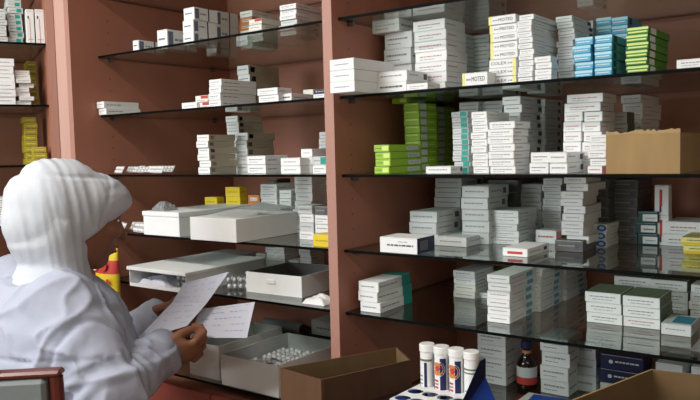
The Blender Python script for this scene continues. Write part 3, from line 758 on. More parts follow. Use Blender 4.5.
for k, px in enumerate((218, 224, 230, 236, 242)):
    q = on_z(px, 292, z); blister(Vector((q.x, max(q.y, .0)+.03, z+.0172)), (math.radians(0), math.radians(90+(k-2)*4), math.radians(4)),
        'silver strip standing on edge, %s from the left beside open tray' % WO[k], 'blister strips standing beside the open tray', .95)
a, w, ang, h = TRAY
for k in range(10):
    r, c = divmod(k, 5)
    loc = a+Matrix.Rotation(ang, 3, 'Z') @ Vector((.026+c*(w-.052)/4, .02+r*.11, .0035+h*.45+.004*(c % 2)))
    blister(loc, (math.radians(3), math.radians(random.uniform(-8, 8)), ang+math.radians(random.uniform(-9, 9))),
        'white-topped blister pack in open tray, %s from left, %s row' % (WO[c], ('front', 'rear')[r]), 'blister packs in the open white tray')
# support stack of leaflets under them
o = bmesh.new(); bx(o, .006, w-.006, .006, .24, 0, h*.42); lf = mk('leaflet_bundle', o, PAPER); lf.location = a+Vector((0, 0, .0028)); lf.rotation_euler = (0, 0, ang)
tag(lf, 'white leaflet bundle under the blister packs in the open tray', 'paper')
# rear of the lowest middle shelf
z6 = ZS[6]+GT/2+.0003
def rod(name, p, q, r, m, label, cat, cap=None):
    t = empty(name, p); tag(t, label, cat); b = bmesh.new(); d = q-p
    tube(b, [Vector((0, 0, 0)), d*.03, d*.97, d], [r*.9, r, r, r*.9], 18); mk('tube_body', b, m, parent=t, smooth=False)
    b = bmesh.new(); e = d.normalized(); tube(b, [d+e*.0003, d+e*.006], [r*.8, r*.75], 18); mk('end_cap', b, cap or BLK, parent=t)
    return t
rod('foil_roll', Vector((-.53, .335, z6+.0475+.0178)), Vector((-.385, .335, z6+.0475+.0178)), .0175, PLG, 'dark grey roll lying behind the tray of blister packs', 'roll')
t = empty('open_box', Vector((-.49, .30, z6))); tag(t, 'shallow brown open box behind the blister tray, by the divider', 'box')
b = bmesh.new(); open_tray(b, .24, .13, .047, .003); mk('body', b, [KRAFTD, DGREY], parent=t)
b, mm = box_bm(.115, .075, .042, 'plain'); o = mk('medicine_box', b, mm); o.location = Vector((-.315, .36, z6+.0475)); tag(o, 'white box resting on the shallow brown open box, by the divider', 'medicine box')
t = empty('tape_dispenser', Vector((-.60, .29, z6))); tag(t, 'small black tape dispenser behind the papers on the lowest shelf', 'dispenser')
b = bmesh.new(); bx(b, -.05, .05, -.02, .02, 0, .022, bev=.004); mk('base', b, BLK, parent=t)
b = bmesh.new(); lathe(b, [(.026, -.009), (.028, -.006), (.028, .006), (.026, .009)], 24); bmesh.ops.rotate(b, verts=b.verts, matrix=Matrix.Rotation(math.pi/2, 3, 'X')); bmesh.ops.translate(b, verts=b.verts, vec=(0, 0, .051)); mk('reel', b, BLK, parent=t)
# red and yellow packet on the shelf beside the face
pk = on_y(97, 311, -.06)
t = empty('snack_packet', Vector((max(pk.x, XL+.006), pk.y-.025, pk.z))); tag(t, 'red and yellow packet hanging at the shelf edge in front of the face', 'packet')
b = bmesh.new(); hh = on_y(105, 245, -.045).z-pk.z; ww = on_y(119, 280, -.06).x-on_y(97, 280, -.06).x; secs = []
n = 10
for i in range(n+1):
    f = i/n; th = .02*math.sin(math.pi*min(max(f, .08), .94))**.6
    secs.append((Vector((ww/2, .03, f*hh)), Vector((1, 0, 0)), Vector((0, 1, 0)), ww/2*(1-.05*math.sin(math.pi*f)), max(th, .0015)))
loft(b, secs, 28)
for f in b.faces:
    zc = f.calc_center_median().z
    f.material_index = 1 if hh*.56 < zc < hh*.84 or zc < hh*.12 else 0
mk('pouch', b, [YEL, RED], parent=t, smooth=True)
b = bmesh.new()
for (x, zz, r, mi) in ((.25, .7, .12, 1), (.62, .72, .16, 0), (.42, .4, .13, 2), (.7, .34, .12, 2), (.55, .2, .10, 2), (.8, .5, .08, 0)):
    k = 12; r *= ww; quad(b, [(x*ww+r*math.cos(2*math.pi*i/k), .0075, zz*hh+r*.9*math.sin(2*math.pi*i/k)) for i in range(k)], mi)
mk('printed_spots', b, [RED, PLW, BLK], parent=t)
b = bmesh.new(); tube(b, [(ww/2, .03, hh+.0003), (ww/2, .03, hh+.012), (ww/2, .06, hh+.014)], .0012, 8); mk('hook', b, PEG, parent=t)

# ------------------------------------------------------------------ lowest shelf, right: bottle, pads, blue box
p = on_z(527, 387, z6)
t = empty('medicine_bottle', Vector((p.x, p.y, z6))); tag(t, 'dark brown medicine bottle with dark cap on the lowest right shelf', 'bottle')
R = .0235
b = bmesh.new(); lathe(b, [(R*.9, 0), (R, .004), (R, .058), (R*.9, .066), (R*.5, .078), (R*.42, .082), (R*.42, .094)], 28); mk('body', b, AMB, parent=t, smooth=True)
b = bmesh.new(); lathe(b, [(R*.55, .0945), (R*.58, .096), (R*.58, .110), (R*.5, .112)], 28); mk('cap', b, NAVY, parent=t)
b = bmesh.new(); lathe(b, [(R*.47, .0835), (R*.47, .0905)], 24); mk('neck_ring', b, ORG, parent=t)
b = bmesh.new(); lathe(b, [(R+.0003, .012), (R+.0004, .013), (R+.0004, .029), (R+.0004, .052), (R+.0003, .053)], 28); 
for f in b.faces:
    if f.calc_center_median().z < .029: f.material_index = 1
mk('label', b, [GREYC, RED], parent=t)
a = on_z(575, 377, z6)
b = bmesh.new(); bx(b, -.045, .045, 0, .07, 0, .006, bev=.001); o = mk('paper_pad', b, CREAM); o.location = Vector((a.x, .26, z6)); tag(o, 'thin cream paper pad lying flat beside the navy boxes', 'pad')
def inlet(name, w, d, h, loc, rotz, m, label, cat, group=None):
    b = bmesh.new(); bx(b, -w/2, w/2, 0, d, 0, h, bev=.0012); o = mk(name, b, m if isinstance(m, list) else [m]); o.location = loc; o.rotation_euler = (0, 0, rotz); return tag(o, label, cat, group)
p = on_z(580, 398, z6)
bb, mm = box_bm(.10, .09, .035, 'plain')
mm[0] = BLUE; o = mk('medicine_box', bb, mm); o.location = Vector((p.x, .16, z6)); o.rotation_euler = (0, 0, .1); tag(o, 'bright blue flat box between the bottle and the open carton', 'medicine box')
p = on_y(640, 382, .2); bb, mm = box_bm(.075, .07, .05, 'cream'); o = mk('medicine_box', bb, mm); o.location = Vector((p.x-.005, .16, z6)); tag(o, 'cream box before the navy pair, over the carton rim', 'medicine box')

# ------------------------------------------------------------------ foreground on the ledge
LZ = .985+.0004
def quad_tray(bm, P, z0, z1, t):
    """open carton from four outer rim corners (front left, front right, rear right, rear left)"""
    c = sum(P, Vector())/4; c.z = 0; I = []
    for i, p in enumerate(P):
        e0 = (P[i-1]-p).normalized(); e1 = (P[(i+1) % 4]-p).normalized(); I.append(p+(e0+e1)*t)
    up = lambda p, z: bm.verts.new((p.x, p.y, z))
    for i in range(4):
        j = (i+1) % 4
        v = [up(P[i], z0), up(P[j], z0), up(P[j], z1), up(P[i], z1), up(I[i], z0+t), up(I[j], z0+t), up(I[j], z1), up(I[i], z1)]
        bm.faces.new((v[0], v[1], v[2], v[3])); bm.faces.new((v[3], v[2], v[6], v[7])); bm.faces.new((v[5], v[4], v[7], v[6])).material_index = 1
    bm.faces.new([up(p, z0) for p in P][::-1]); bm.faces.new([up(p, z0+t) for p in I]).material_index = 1
def carton4(P, zr, label, m, t=.0035):
    org = P[0].copy(); org.z = LZ
    o = empty('carton', org); tag(o, label, 'carton'); b = bmesh.new()
    Q = [Vector((p.x-org.x, p.y-org.y, 0)) for p in P]
    quad_tray(b, Q, 0, zr-LZ, t); mk('body', b, [m, KRAFTIN], parent=o); return o, Q
def carton(A, B, C, zr, label, t=.004, cut=None, base=LZ, m=KRAFTD, flap=False):
    """A left rim corner, B its neighbour on the right, both px at rim height; C sets the depth of the box"""
    a = on_z(*A, zr); bq = on_z(*B, zr); c = on_z(*C, zr)
    ux = (bq-a); w = ux.length; ang = math.atan2(ux.y, ux.x); d = abs((c-a).dot(Vector((-math.sin(ang), math.cos(ang), 0))))
    o = empty('carton', Vector((a.x, a.y, base)), ang); tag(o, label, 'carton')
    b = bmesh.new(); open_tray(b, w, d, zr-base, t, cut=cut and (cut[0]*w, cut[1]*w, cut[2])); mk('body', b, [m, KRAFTIN], parent=o)
    return o, w, d, zr-base
zr = 1.185
P4 = [on_z(280, 368, zr), on_z(321, 380, zr), on_z(411, 360, zr), on_z(397, 347, zr)]
cl, Q = carton4(P4, zr, 'brown open carton left of the vitamin tubes, in front of the divider', KRAFTD)
b = bmesh.new(); e = (Q[2]-Q[1]); nrm = Vector((e.y, -e.x, 0)).normalized()
q0, q1 = Q[1]+e*.03, Q[2]-e*.03; zz = zr-LZ
quad(b, [q0+nrm*.0004+UP*0+Vector((0, 0, zz)), q1+nrm*.0004+Vector((0, 0, zz)), q1+nrm*.012+Vector((0, 0, zz-.05)), q0+nrm*.012+Vector((0, 0, zz-.05))]); bmesh.ops.solidify(b, geom=list(b.faces), thickness=-.002); bmesh.ops.recalc_face_normals(b, faces=b.faces); mk('flap', b, KRAFTD, parent=cl)
# clear plastic piece leaning on the blister tray
p = on_y(318, 360, .06)
a, tw, tang, th = TRAY
b = bmesh.new(); bx(b, 0, .03, 0, .022, 0, .002); bx(b, 0, .03, .02, .022, .002, .03); bx(b, 0, .002, 0, .02, .002, .02)
o = mk('plastic_holder', b, FILM); o.location = Vector((-.045, .03, z6)); o.scale = (1.2, 1.2, 1.6); tag(o, 'small clear plastic holder standing between blister tray and divider', 'holder')
# carton at lower right
za = 1.225
c0 = on_z(651, 369, za); el = (on_z(571, 400, za)-c0).normalized(); er = (on_z(700, 374.5, za)-c0).normalized()
P4 = [c0+el*.30, c0+el*.30+er*.32, c0+er*.32, c0]
carton4(P4, za, 'large brown open carton in the lower right corner', KRAFT)
# torn carton on the eye-level shelf
zz = ZS[3]+GT/2+.0003; a = on_y(606, 172, .012); c = on_y(680, 172, .012)
o = empty('carton', Vector((a.x, .012, zz))); tag(o, 'tan cardboard carton with torn top edge on the eye-level shelf', 'carton')
w = c.x-a.x; h = on_y(606, 131.5, .012).z-zz; d = .19
b = bmesh.new(); open_tray(b, w, d, h-.006, .003); mk('body', b, [KRAFT, KRAFTIN], parent=o)
b = bmesh.new(); n = 26; R4 = []
for i in range(n+1):
    x = w*i/n; zt = h+.0035*noise.noise(Vector((i*.9, 2.3, 1.1)))-(.002 if 4 < i < 9 else 0)
    R4.append([b.verts.new((x, y, q)) for y, q in ((.0002, h-.0058), (.0002, zt), (.0026, zt), (.0026, h-.0058))])
for p, q in zip(R4, R4[1:]):
    for k in range(4): b.faces.new((p[k], p[(k+1) % 4], q[(k+1) % 4], q[k]))
b.faces.new(R4[0]); b.faces.new(R4[-1][::-1])
bmesh.ops.recalc_face_normals(b, faces=b.faces); mk('torn_edge', b, KRAFTE, parent=o)
# tray of vitamin tubes
zp = 1.15
f0 = on_z(389, 399, zp); ang = -.03
o = empty('tube_display', Vector((f0.x, f0.y, LZ)), ang); tag(o, 'blue and white display tray with round holes holding the tubes', 'display tray')
W, DD, HP = .119, .120, zp-LZ
NX, NY = 4, 3
b = bmesh.new()
# plate with round holes
def plate(b, W, D, z, nx, ny, r, t=.002):
    cw_, cd_ = W/nx, D/ny; seg = 20
    for i in range(nx):
        for j in range(ny):
            cx, cy = (i+.5)*cw_, (j+.5)*cd_
            ring = []; sq = []
            for k in range(seg):
                a = 2*math.pi*(k+.5)/seg; c, s = math.cos(a), math.sin(a); m = max(abs(c), abs(s))
                ring.append((cx+r*c, cy+r*s)); sq.append((cx+cw_/2*c/m, cy+cd_/2*s/m))
            for zz_, flip in ((z, 0), (z-t, 1)):
                rv = [b.verts.new((x, y, zz_)) for x, y in ring]; sv = [b.verts.new((x, y, zz_)) for x, y in sq]
                for k in range(seg):
                    f = (rv[k], sv[k], sv[(k+1) % seg], rv[(k+1) % seg]); b.faces.new(f if not flip else f[::-1])
            r0 = [b.verts.new((x, y, z)) for x, y in ring]; r1 = [b.verts.new((x, y, z-t)) for x, y in ring]
            for k in range(seg): b.faces.new((r0[k], r0[(k+1) % seg], r1[(k+1) % seg], r1[k]))
plate(b, W, DD, HP, NX, NY, .0143); mk('hole_plate', b, WHITE, parent=o)
b = bmesh.new()
bx(b, 0, W, 0, .002, 0, HP-.0025); bx(b, 0, W, DD-.002, DD, 0, HP+.0); bx(b, 0, .002, .002, DD-.002, 0, HP-.0025); bx(b, W-.002, W, .002, DD-.002, 0, HP-.0025); bx(b, .002, W-.002, .002, DD-.002, 0, .002)
mk('tray_body', b, BLUE, parent=o)
b = bmesh.new(); bx(b, .002, W-.002, DD+.0003, DD+.002, HP*.6, HP+.062); mk('back_card', b, GREYC, parent=o)
b = bmesh.new()
f = b.faces.new([b.verts.new(p) for p in ((W+.0005, .004, HP-.02), (W+.0005, DD, HP-.02), (W+.0005, DD+.002, HP+.06), (W+.0005, DD*.85, HP+.06))]); bmesh.ops.solidify(b, geom=[f], thickness=-.0018); mk('side_panel', b, NAVY, parent=o)
b = bmesh.new()
f = b.faces.new([b.verts.new(p) for p in ((W+.003, -.01, HP-.03), (W+.0345, .0, HP-.035), (W+.04, .09, HP-.01), (W+.003, .115, HP+.03))]); bmesh.ops.solidify(b, geom=[f], thickness=-.0018); mk('flap', b, BLUE, parent=o)
OM = Matrix.Translation(o.location) @ Matrix.Rotation(ang, 4, 'Z')
def vit_tube(i, j, lean, kind, label):
    c = OM @ Vector(((i+.5)*W/NX, (j+.5)*DD/NY, .004))
    t = empty('vitamin_tube', c); t.rotation_euler = (lean[0], lean[1], 0); tag(t, label, 'tube')
    r = .0128; Ht = HP+.058
    b = bmesh.new(); lathe(b, [(r*.9, 0), (r, .003), (r, Ht)], 28)
    mk('tube_body', b, [PLW], parent=t, smooth=False)
    b = bmesh.new(); lathe(b, [(r*1.06, Ht+.0003), (r*1.1, Ht+.001), (r*1.1, Ht+.012), (r*1.0, Ht+.0135)], 28); mk('cap', b, PLW, parent=t)
    az = -math.pi/2-.25
    b = bmesh.new(); z0, z1 = HP-.02, Ht-.006; seg = 40
    def patch(a0, a1, za, zb, mi, rr=r+.0004, n=8):
        for k in range(n):
            x0, x1 = a0+(a1-a0)*k/n, a0+(a1-a0)*(k+1)/n
            quad(b, [(rr*math.cos(x0), rr*math.sin(x0), za), (rr*math.cos(x1), rr*math.sin(x1), za), (rr*math.cos(x1), rr*math.sin(x1), zb), (rr*math.cos(x0), rr*math.sin(x0), zb)], mi)
    def disc(ac, zc, ra, mi, rr):
        n = 18; pts = [(ac+ra/r*math.cos(2*math.pi*k/n), zc+ra*math.sin(2*math.pi*k/n)) for k in range(n)]
        c0 = b.verts.new((rr*math.cos(ac), rr*math.sin(ac), zc)); vs = [b.verts.new((rr*math.cos(x), rr*math.sin(x), y)) for x, y in pts]
        for k in range(n): b.faces.new((c0, vs[k], vs[(k+1) % n])).material_index = mi
    mats = [NAVY, WHITE, ORG, RED, OLIVE, INK]
    if kind == 'fruit':
        patch(az+.5, az+1.35, z0, z1, 0); patch(az-1.35, az-.75, z0, z1, 0)
        disc(az+.05, z1-.019, .0145, 1, r+.0006); disc(az+.05, z1-.019, .0118, 2, r+.0008); disc(az+.12, z1-.018, .005, 3, r+.001)
        for k in range(5): patch(az-.45, az+.25, z0+.006+k*.006, z0+.0095+k*.006, 5 if k % 2 else 3, r+.0005, 4)
    elif kind == 'green':
        rows = [z0, z0+.006, z0+.009, z0+.014, z0+.017, z0+.022, z0+.025, z1-.018, z1-.0155, z1-.012, z1-.009, z1]
        rr = r+.0004; n = 22
        V = [[b.verts.new((rr*math.cos(az-1.4+2.8*k/n), rr*math.sin(az-1.4+2.8*k/n), zz)) for k in range(n+1)] for zz in rows]
        for i in range(len(rows)-1):
            for k in range(n):
                f = b.faces.new((V[i][k], V[i][k+1], V[i+1][k+1], V[i+1][k]))
                f.material_index = 4 if i in (7, 9) else 5 if i in (1, 3, 5) and 7 < k < 13 else 1
    else:
        patch(az-1.4, az+1.4, z1-.010, z1-.006, 4, n=20); patch(az+.3, az+.7, z0, z1-.012, 0, n=4); patch(az-.9, az-.75, z0, z1-.012, 0, n=3)
        for k in range(5): patch(az-.5, az+.1, z0+.006+k*.007, z0+.0085+k*.007, 5, n=4)
    mk('label', b, mats, parent=t)
vit_tube(0, 2, (0, 0, 0), 'stripe', 'white tube with green band, leftmost in the blue display tray')
vit_tube(1, 2, (0, 0, 0), 'fruit', 'navy tube with orange fruit, left of the two fruit tubes')
vit_tube(2, 2, (0, 0, 0), 'fruit', 'navy tube with orange fruit, right of the two fruit tubes')
vit_tube(3, 2, (0, 0, 0), 'green', 'plain white tube with two green rings, rightmost in the tray')

# ------------------------------------------------------------------ high chair at the lower left
p = cw(30, 372, 1.12)
tz = p.z
ch = empty('high_chair', Vector((p.x, p.y, 0))); cang = YAW+.10; ch.rotation_euler = (0, 0, cang)
tag(ch, 'grey padded high chair with dark red wooden rail, behind the woman at lower left', 'chair')
hw = .19; xr = (cw(62, 376, 1.12)-p).dot(Vector((math.cos(cang), math.sin(cang), 0)))
x1 = xr; x0 = xr-2*hw
b = bmesh.new(); bx(b, x0, x1, -.014, .014, tz-.008, tz+.003, bev=.004); mk('top_rail', b, CHW, parent=ch)
b = bmesh.new(); bx(b, x0+.032, x1-.0225, -.018, .018, tz-.26, tz-.0085, bev=.006); mk('backrest', b, CHG, parent=ch)
for x, s in ((x0, 1), (x1, -1)):
    b = bmesh.new(); tube(b, [(x+s*.011, 0, tz-.0083), (x+s*.008, .0, tz-.2), (x+s*.0, .01, .75), (x-s*.01, -.03, 0)], [.011, .011, .013, .012], 10); mk('leg', b, CHW if s < 0 else CHW, parent=ch)
b = bmesh.new(); bx(b, x0-.005, x1+.005, -.005, .335, .74, .785, bev=.012)
seat = mk('seat', b, CHG, parent=ch); seat.rotation_euler = (0, 0, math.pi); seat.location = ((x0+x1), -.02, 0)
for x in (x0+.01, x1-.01):
    b = bmesh.new(); tube(b, [(x, -.33, .7395), (x, -.35, 0)], [.014, .012], 10); mk('leg', b, CHW, parent=ch)
b = bmesh.new(); tube(b, [(x0+.02, -.342, .25), (x1-.02, -.342, .25)], .009, 10); mk('foot_rail', b, CHW, parent=ch)

# ------------------------------------------------------------------ the woman
H = cw(76, 214, 1.52)                     # head centre
yawf = YAW+math.radians(38)               # facing direction, measured from image right
HF0 = Vector((math.cos(yawf), math.sin(yawf), 0)); HL = Vector((-HF0.y, HF0.x, 0)); UZ = Vector((0, 0, 1))
tilt = math.radians(13)
HF = (HF0*math.cos(tilt)-UZ*math.sin(tilt)); HU = (UZ*math.cos(tilt)+HF0*math.sin(tilt))
AX = (HF, HL, HU)
def hp(f, l, u): return H+HF*f+HL*l+HU*u
def bp(z, f=0, l=0): return Vector((TC.x, TC.y, z))+HF0*f+HL*l
TC = H-HF0*.055; TC.z = 0
base = Vector((TC.x, TC.y, 0))
person = empty('person', base)
tag(person, 'woman in white headscarf and white coat, seen from behind her right side, reading papers', 'person')
def pchild(name, bm, mats, parent=None, smooth=True):
    bmesh.ops.translate(bm, verts=bm.verts, vec=-base)
    o = mk(name, bm, mats, parent=parent or person, smooth=smooth); return o
sR = cw(62, 305, 1.42); eR = cw(108, 398, 1.37); wR = cw(158, 354, 1.53)
sL = sR+HL*.335; eL = cw(112, 352, 1.80); wL = cw(155, 318, 1.76)
# --- body
b = bmesh.new()
ellip(b, hp(-.012, 0, .012), (.086, .070, .080), AX, 28, 18)
ellip(b, hp(.028, 0, -.03), (.062, .058, .085), AX, 24, 16)         # face
ellip(b, hp(.052, 0, -.085), (.032, .034, .026), AX)                # chin
ellip(b, hp(.062, 0, .012), (.03, .05, .03), AX)                    # brow
sweep(b, [hp(.086, 0, .006), hp(.1, 0, -.02), hp(.107, 0, -.032)], [.007, .009, .0115], seg=10)   # nose
for s in (1, -1):
    ellip(b, hp(.096, s*.010, -.034), (.009, .007, .006), AX, 10, 8)
    ellip(b, hp(.066, s*.036, -.022), (.024, .022, .02), AX)        # cheeks
ellip(b, hp(.088, 0, -.058), (.008, .022, .006), AX, 14, 8)
ellip(b, hp(.086, 0, -.067), (.009, .019, .007), AX, 14, 8)
nk = hp(-.03, 0, -.08)
sweep(b, [nk, bp(1.32, -.01), bp(1.26, 0)], [.055, .055, .07])
def ring_loft(secs):
    loft(b, [(bp(z, f), HL, HF0, a, d) for z, f, a, d in secs], 28)
ring_loft([(1.32, -.005, .10, .07), (1.28, 0, .15, .09), (1.2, .0, .16, .11), (1.08, .01, .15, .11), (.98, .01, .14, .105), (.88, 0, .165, .12), (.80, 0, .165, .12)])
for s, e, w_ in ((sR, eR, wR), (sL, eL, wL)):
    sweep(b, [bp(1.27, 0, -.1 if s is sR else .1), s, e, w_], [.055, .052, .042, .027])
fr_, fl_ = bp(.06, .0, -.09), bp(.06, .02, .09)
for foot, sg in ((fr_, -1), (fl_, 1)):
    sweep(b, [bp(.84, 0, sg*.085), bp(.46, .012, sg*.09), foot], [.085, .055, .036])
def hand(b, w, d, n, thumb, curl, ln=1.0, spread=.16):
    """w wrist, d direction of the palm, n palm normal (curl side), thumb side"""
    d = d.normalized(); n = (n-d*n.dot(d)).normalized(); s = thumb-d*thumb.dot(d)-n*thumb.dot(n); s.normalize()
    pc = w+d*.05*ln
    ellip(b, w+d*.04*ln, (.046*ln, .034*ln, .0145*ln), (d, s, n), 20, 12)
    sweep(b, [w-d*.01, w+d*.02], [.025, .024])
    tips = []
    for k, (off, L) in enumerate(((.026, .068), (.009, .076), (-.009, .07), (-.026, .056))):
        L *= ln; r0 = .0092*ln-.0006*k; p = pc+d*.026*ln+s*off*ln; dirn = (d+s*off*spread/.026).normalized(); pts = [p]
        a = 0
        for seg_, c in zip((.45, .3, .25), curl):
            a += c; q = dirn*math.cos(a)+n*math.sin(a); pts.append(pts[-1]+q*L*seg_)
        sweep(b, pts, [r0, r0*.95, r0*.86, r0*.72], seg=10); tips.append(pts[-1])
    p = w+d*.022*ln+s*.026*ln
    t1 = p+(d*.8+s*.30+n*.55).normalized()*.032*ln; t2 = t1+(d*.9-s*.05+n*.45).normalized()*.026*ln; t3 = t2+(d*.85-s*.3+n*.3).normalized()*.02*ln
    sweep(b, [p, t1, t2, t3], [.0125*ln, .0105*ln, .0095*ln, .0075*ln], seg=10)
    return tips
right = RT.copy(); fwd = FW.copy()
hand(b, wR, right*.86+fwd*.3+UP*.02, UP*.5+fwd*.75-right*.35, UP, (.8, 1.0, .7))
hand(b, wL, right*.85+UP*.42-fwd*.15, -fwd*.55-UP*.6, -fwd*.3+UP*.8, (.12, .25, .2), .95)
bb = remeshed(b, .0042, 3)
pchild('body', bb, SKIN)
# lips, eyes
b = bmesh.new(); ellip(b, hp(.0945, 0, -.0565), (.004, .019, .0035), AX, 14, 8); ellip(b, hp(.0935, 0, -.066), (.004, .016, .004), AX, 14, 8); pchild('lips', b, LIP)
for s in (1, -1):
    b = bmesh.new(); ellip(b, hp(.0735, s*.030, .0), (.008, .0125, .0055), AX, 14, 8)
    e = pchild('eye', b, EYEW)
    b = bmesh.new(); ellip(b, hp(.080, s*.030, -.001), (.003, .0048, .0045), AX, 12, 8); o = pchild('iris', b, BLK, parent=e)
    b = bmesh.new(); sweep(b, [hp(.088, s*.014, .019), hp(.088, s*.03, .023), hp(.078, s*.046, .018)], [.003, .0035, .002], seg=8); pchild('eyebrow', b, BLK)
# --- headscarf
b = bmesh.new()
ellip(b, hp(-.036, 0, .010), (.106, .088, .098), AX, 36, 24)
ellip(b, hp(.014, 0, .036), (.096, .079, .060), AX, 32, 20)          # part drawn forward over the forehead
ellip(b, hp(-.056, 0, -.018), (.084, .082, .088), AX, 32, 20)
loft(b, [(hp(-.04, 0, -.02), HL, HF, .088, .070), (hp(-.042, 0, -.065), HL, HF0, .082, .078), (bp(1.362, .006), HL, HF0, .078, .064), (bp(1.335, .002), HL, HF0, .085, .072), (bp(1.295, -.004), HL, HF0, .112, .088), (bp(1.27, -.006), HL, HF0, .118, .095)], 40)
hb = remeshed(b, .0045, 7)
# folds run down from the crown to the neck; fine gathers in the part over the forehead
for v in hb.verts:
    p = v.co-H; f, l, u = p.dot(HF), p.dot(HL), p.dot(HU)
    g = f+.35*u
    front = max(0, min(1, (f-.02)/.03))
    fold = noise.noise(Vector((g*26, u*3, l*8)))*.0035+(1-2*abs(noise.noise(Vector((g*46+3, u*4, l*12)))))*.0027
    gath = (1-2*abs(noise.noise(Vector((f*8, u*75-f*25, l*16)))))*.0016
    k = fold*(1-front)+gath*front
    k -= .0035*math.exp(-((u-.075-.12*(f+.02))/.0045)**2)*(1-front)
    k -= .0022*math.exp(-((f-.03-.12*u)/.004)**2)*(1 if u > -.02 else 0)
    v.co += v.normal*k
    p = v.co-H; f, l, u = p.dot(HF), p.dot(HL), p.dot(HU)          # trim to the straight front edge above the brow
    e = (f-.112)*.70-(u-.044)*.714+.3*abs(l)**1.5
    if e > 0 and f > .0 and u > -.06: v.co -= (HF*.70-HU*.714)*e
pchild('headscarf', hb, CLOTH)
# --- coat
b = bmesh.new()
loft(b, [(bp(z, f), HL, HF0, a, d) for z, f, a, d in ((1.325, -.01, .09, .085), (1.31, -.005, .125, .10), (1.285, .0, .165, .118), (1.25, .0, .185, .135), (1.18, .005, .2, .15), (1.08, .01, .2, .155), (.98, .01, .195, .15), (.88, .0, .21, .16), (.75, .0, .225, .17), (.55, .0, .235, .175), (.5, .0, .238, .178))], 48)
cuffR = wR+(eR-wR).normalized()*.012; cuffL = wL+(eL-wL).normalized()*.02
sweep(b, [bp(1.265, 0, -.11), sR-UZ*.012, sR.lerp(eR, .5), eR, eR.lerp(cuffR, .55), cuffR], [.072, .08, .079, .07, .058, .047], seg=20, rings=14)
sweep(b, [bp(1.265, 0, .11), sL-UZ*.012, sL.lerp(eL, .5), eL, eL.lerp(cuffL, .55), cuffL], [.07, .078, .072, .064, .055, .044], seg=20, rings=14)
cb = remeshed(b, .005, 4)
def near_seg(p, a, c):
    t = max(0, min(1, (p-a).dot(c-a)/(c-a).length_squared)); return (p-a.lerp(c, t)).length, t
for v in cb.verts:
    p = v.co; q = p-base
    k = noise.noise(Vector((q.x*8, q.y*8, q.z*4)))*.0042
    qq = Vector((q.x*5+q.z*7, q.y*5-q.z*3, q.z*6-q.x*5)); r1 = 1-abs(noise.noise(qq)); r2 = 1-abs(noise.noise(qq*1.9+Vector((4, 2, 7))))
    k += r1**9*.009+r2**10*.006
    dd, t = near_seg(p, eR, sR)
    if dd < .11: k += .0032*math.sin(26*t+6*noise.noise(q*8))*max(0, 1-t)
    dd, t = near_seg(p, eR, cuffR)
    if dd < .09: k += .0028*math.sin(30*t+7*noise.noise(q*9))*(1-t)
    # armhole and yoke seams
    l = q.dot(HL); f = q.dot(HF0)
    k -= .004*math.exp(-((abs(l+.02)-.175+.3*max(0, 1.25-p.z))/.004)**2)*(1 if p.z > 1.12 else 0)
    k -= .003*math.exp(-((p.z-1.205-.03*f)/.004)**2)*(1 if f < .02 else 0)
    v.co += v.normal*k
coat = pchild('coat', cb, COAT)
for c_, e_, nm in ((cuffR, eR, 'cuff'), (cuffL, eL, 'cuff')):
    d_ = (c_-e_).normalized(); b = bmesh.new(); r_ = .0495 if c_ is cuffR else .0465
    tube(b, [c_-d_*.012, c_+d_*.042, c_+d_*.0425, c_-d_*.011], [r_, r_*.90, r_*.84, r_*.8], 28, caps=False); pchild('cuff', b, COAT, parent=coat)
# trousers and shoes
b = bmesh.new()
for sg, foot in ((-1, fr_), (1, fl_)):
    sweep(b, [bp(.8, 0, sg*.085), bp(.46, .01, sg*.09), foot+UZ*.035], [.098, .078, .06])
pchild('trousers', remeshed(b, .007, 3), TROU)
for foot in (fr_, fl_):
    b = bmesh.new(); g = Vector((foot.x, foot.y, 0))
    ellip(b, g+HF0*.05+UZ*.03, (.115, .042, .03), (HF0, HL, UZ)); ellip(b, g-HF0*.015+UZ*.045, (.05, .04, .045), (HF0, HL, UZ))
    sb = remeshed(b, .005, 2); zm = min(v.co.z for v in sb.verts)
    for v in sb.verts: v.co.z = max(v.co.z-zm, 0.0005)
    pchild('shoe', sb, SHOE)
# --- papers
def sheet(name, rows, label, ink=True, m=PAPER, n=10):
    """rows of (left px, right px) at their own distances, bent smoothly"""
    L = [cw(*r[0]) for r in rows]; Rr = [cw(*r[1]) for r in rows]
    b = bmesh.new(); grid = []
    K = (len(rows)-1)*n
    def ev(P, t):
        i = min(int(t), len(P)-2); f = t-i; f = f*f*(3-2*f)*.4+f*.6
        return P[i].lerp(P[i+1], f)
    org = L[0]
    for i in range(K+1):
        t = i/n; a, c = ev(L, t), ev(Rr, t); row = []
        for j in range(13):
            u = j/12; p = a.lerp(c, u); row.append(p-org)
        grid.append(row)
    V = [[b.verts.new(p) for p in r] for r in grid]
    for i in range(K):
        for j in range(12): b.faces.new((V[i][j], V[i][j+1], V[i+1][j+1], V[i+1][j]))
    b.normal_update(); b.faces.ensure_lookup_table(); nn = b.faces[0].normal.copy()
    bmesh.ops.solidify(b, geom=list(b.faces), thickness=.0006)
    rnd = random.Random(len(rows)*7+K)
    if ink:
        for i in range(1, K-1, 2):
            j = 1
            while j < 11:
                if rnd.random() < .6:
                    f = rnd.uniform(.25, .5)
                    for off in (.0007, -.0013):
                        o_ = nn*off
                        def pp(ii, u, jj=j): return grid[ii][jj].lerp(grid[ii][jj+1], u)
                        f *= .6; q = [pp(i, .05)+o_, pp(i, .8)+o_, pp(i, .8).lerp(pp(i+1, .8), f)+o_, pp(i, .05).lerp(pp(i+1, .05), f)+o_]
                        quad(b, q, 1)
                j += 1
    o = mk(name, b, [m, INKB], smooth=False); o.location = org
    return tag(o, label, 'paper')
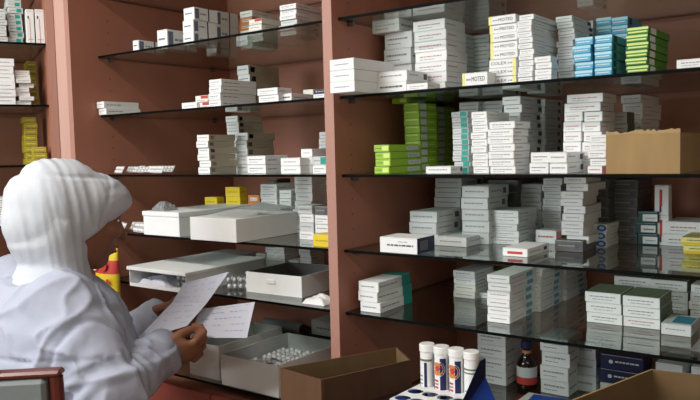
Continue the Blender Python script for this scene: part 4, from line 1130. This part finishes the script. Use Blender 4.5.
sheet('paper_sheet', [((184, 283, 1.66), (229, 272, 1.64)), ((172, 303, 1.67), (207, 303, 1.63)), ((134, 342, 1.60), (187, 326, 1.60))], 'upper white handwritten sheet held up in the left hand, bent in the middle')
sheet('paper_sheet', [((200, 309, 1.66), (255, 302, 1.62)), ((190, 338, 1.62), (247, 338, 1.58))], 'lower white sheet held in the right hand, sticking out to the right', n=12)

# ------------------------------------------------------------------ light
def area(name, loc, tgt, sx, sy, power, col):
    l = bpy.data.lights.new(name, 'AREA'); l.shape = 'RECTANGLE'; l.size = sx; l.size_y = sy; l.energy = power; l.color = col
    o = bpy.data.objects.new(name, l); COL.objects.link(o); o.location = loc
    o.rotation_euler = (Vector(tgt)-Vector(loc)).to_track_quat('-Z', 'Y').to_euler(); return o
area('window_daylight', ((WX0+WX1)/2, RY0-.12, (WZ0+WZ1)/2), ((WX0+WX1)/2+.9, 0, 1.5), 1.85, 1.2, 88, (.90, .95, 1.0))
for k, (x, y) in enumerate(((1.7, -1.9), (-.55, -1.45))):  # right-hand lamp is an unseen fill, added to brighten the right-facing box sides
    f = empty('unseen_ceiling_lamp', (x, y, RH-.07)); tag(f, ('white fluorescent ceiling lamp nearer the shelves', 'added fill lamp on the ceiling, farther from the shelves')[1-k], 'lamp')
    b = bmesh.new(); bx(b, -.62, .62, -.07, .07, .03, .069, bev=.004); mk('housing', b, PLW, parent=f)
    area('lamp_light', (x, y, RH-.085), (x, y, 0), 1.2, .14, (24, 56)[k], (1, .97, .92))
w = bpy.data.worlds.new('world'); SC.world = w; w.use_nodes = True
bg = w.node_tree.nodes['Background']
sky = w.node_tree.nodes.new('ShaderNodeTexSky'); sky.sky_type = 'NISHITA'; sky.sun_disc = False; sky.sun_elevation = math.radians(40)
w.node_tree.links.new(sky.outputs['Color'], bg.inputs['Color']); bg.inputs['Strength'].default_value = .12
vs = SC.view_settings; vs.view_transform = 'Standard'; vs.look = 'None'; vs.exposure = -0.25; vs.gamma = 1; vs.use_curve_mapping = False
SC.cycles.transparent_max_bounces = 24; SC.cycles.max_bounces = 8; SC.cycles.use_denoising = True
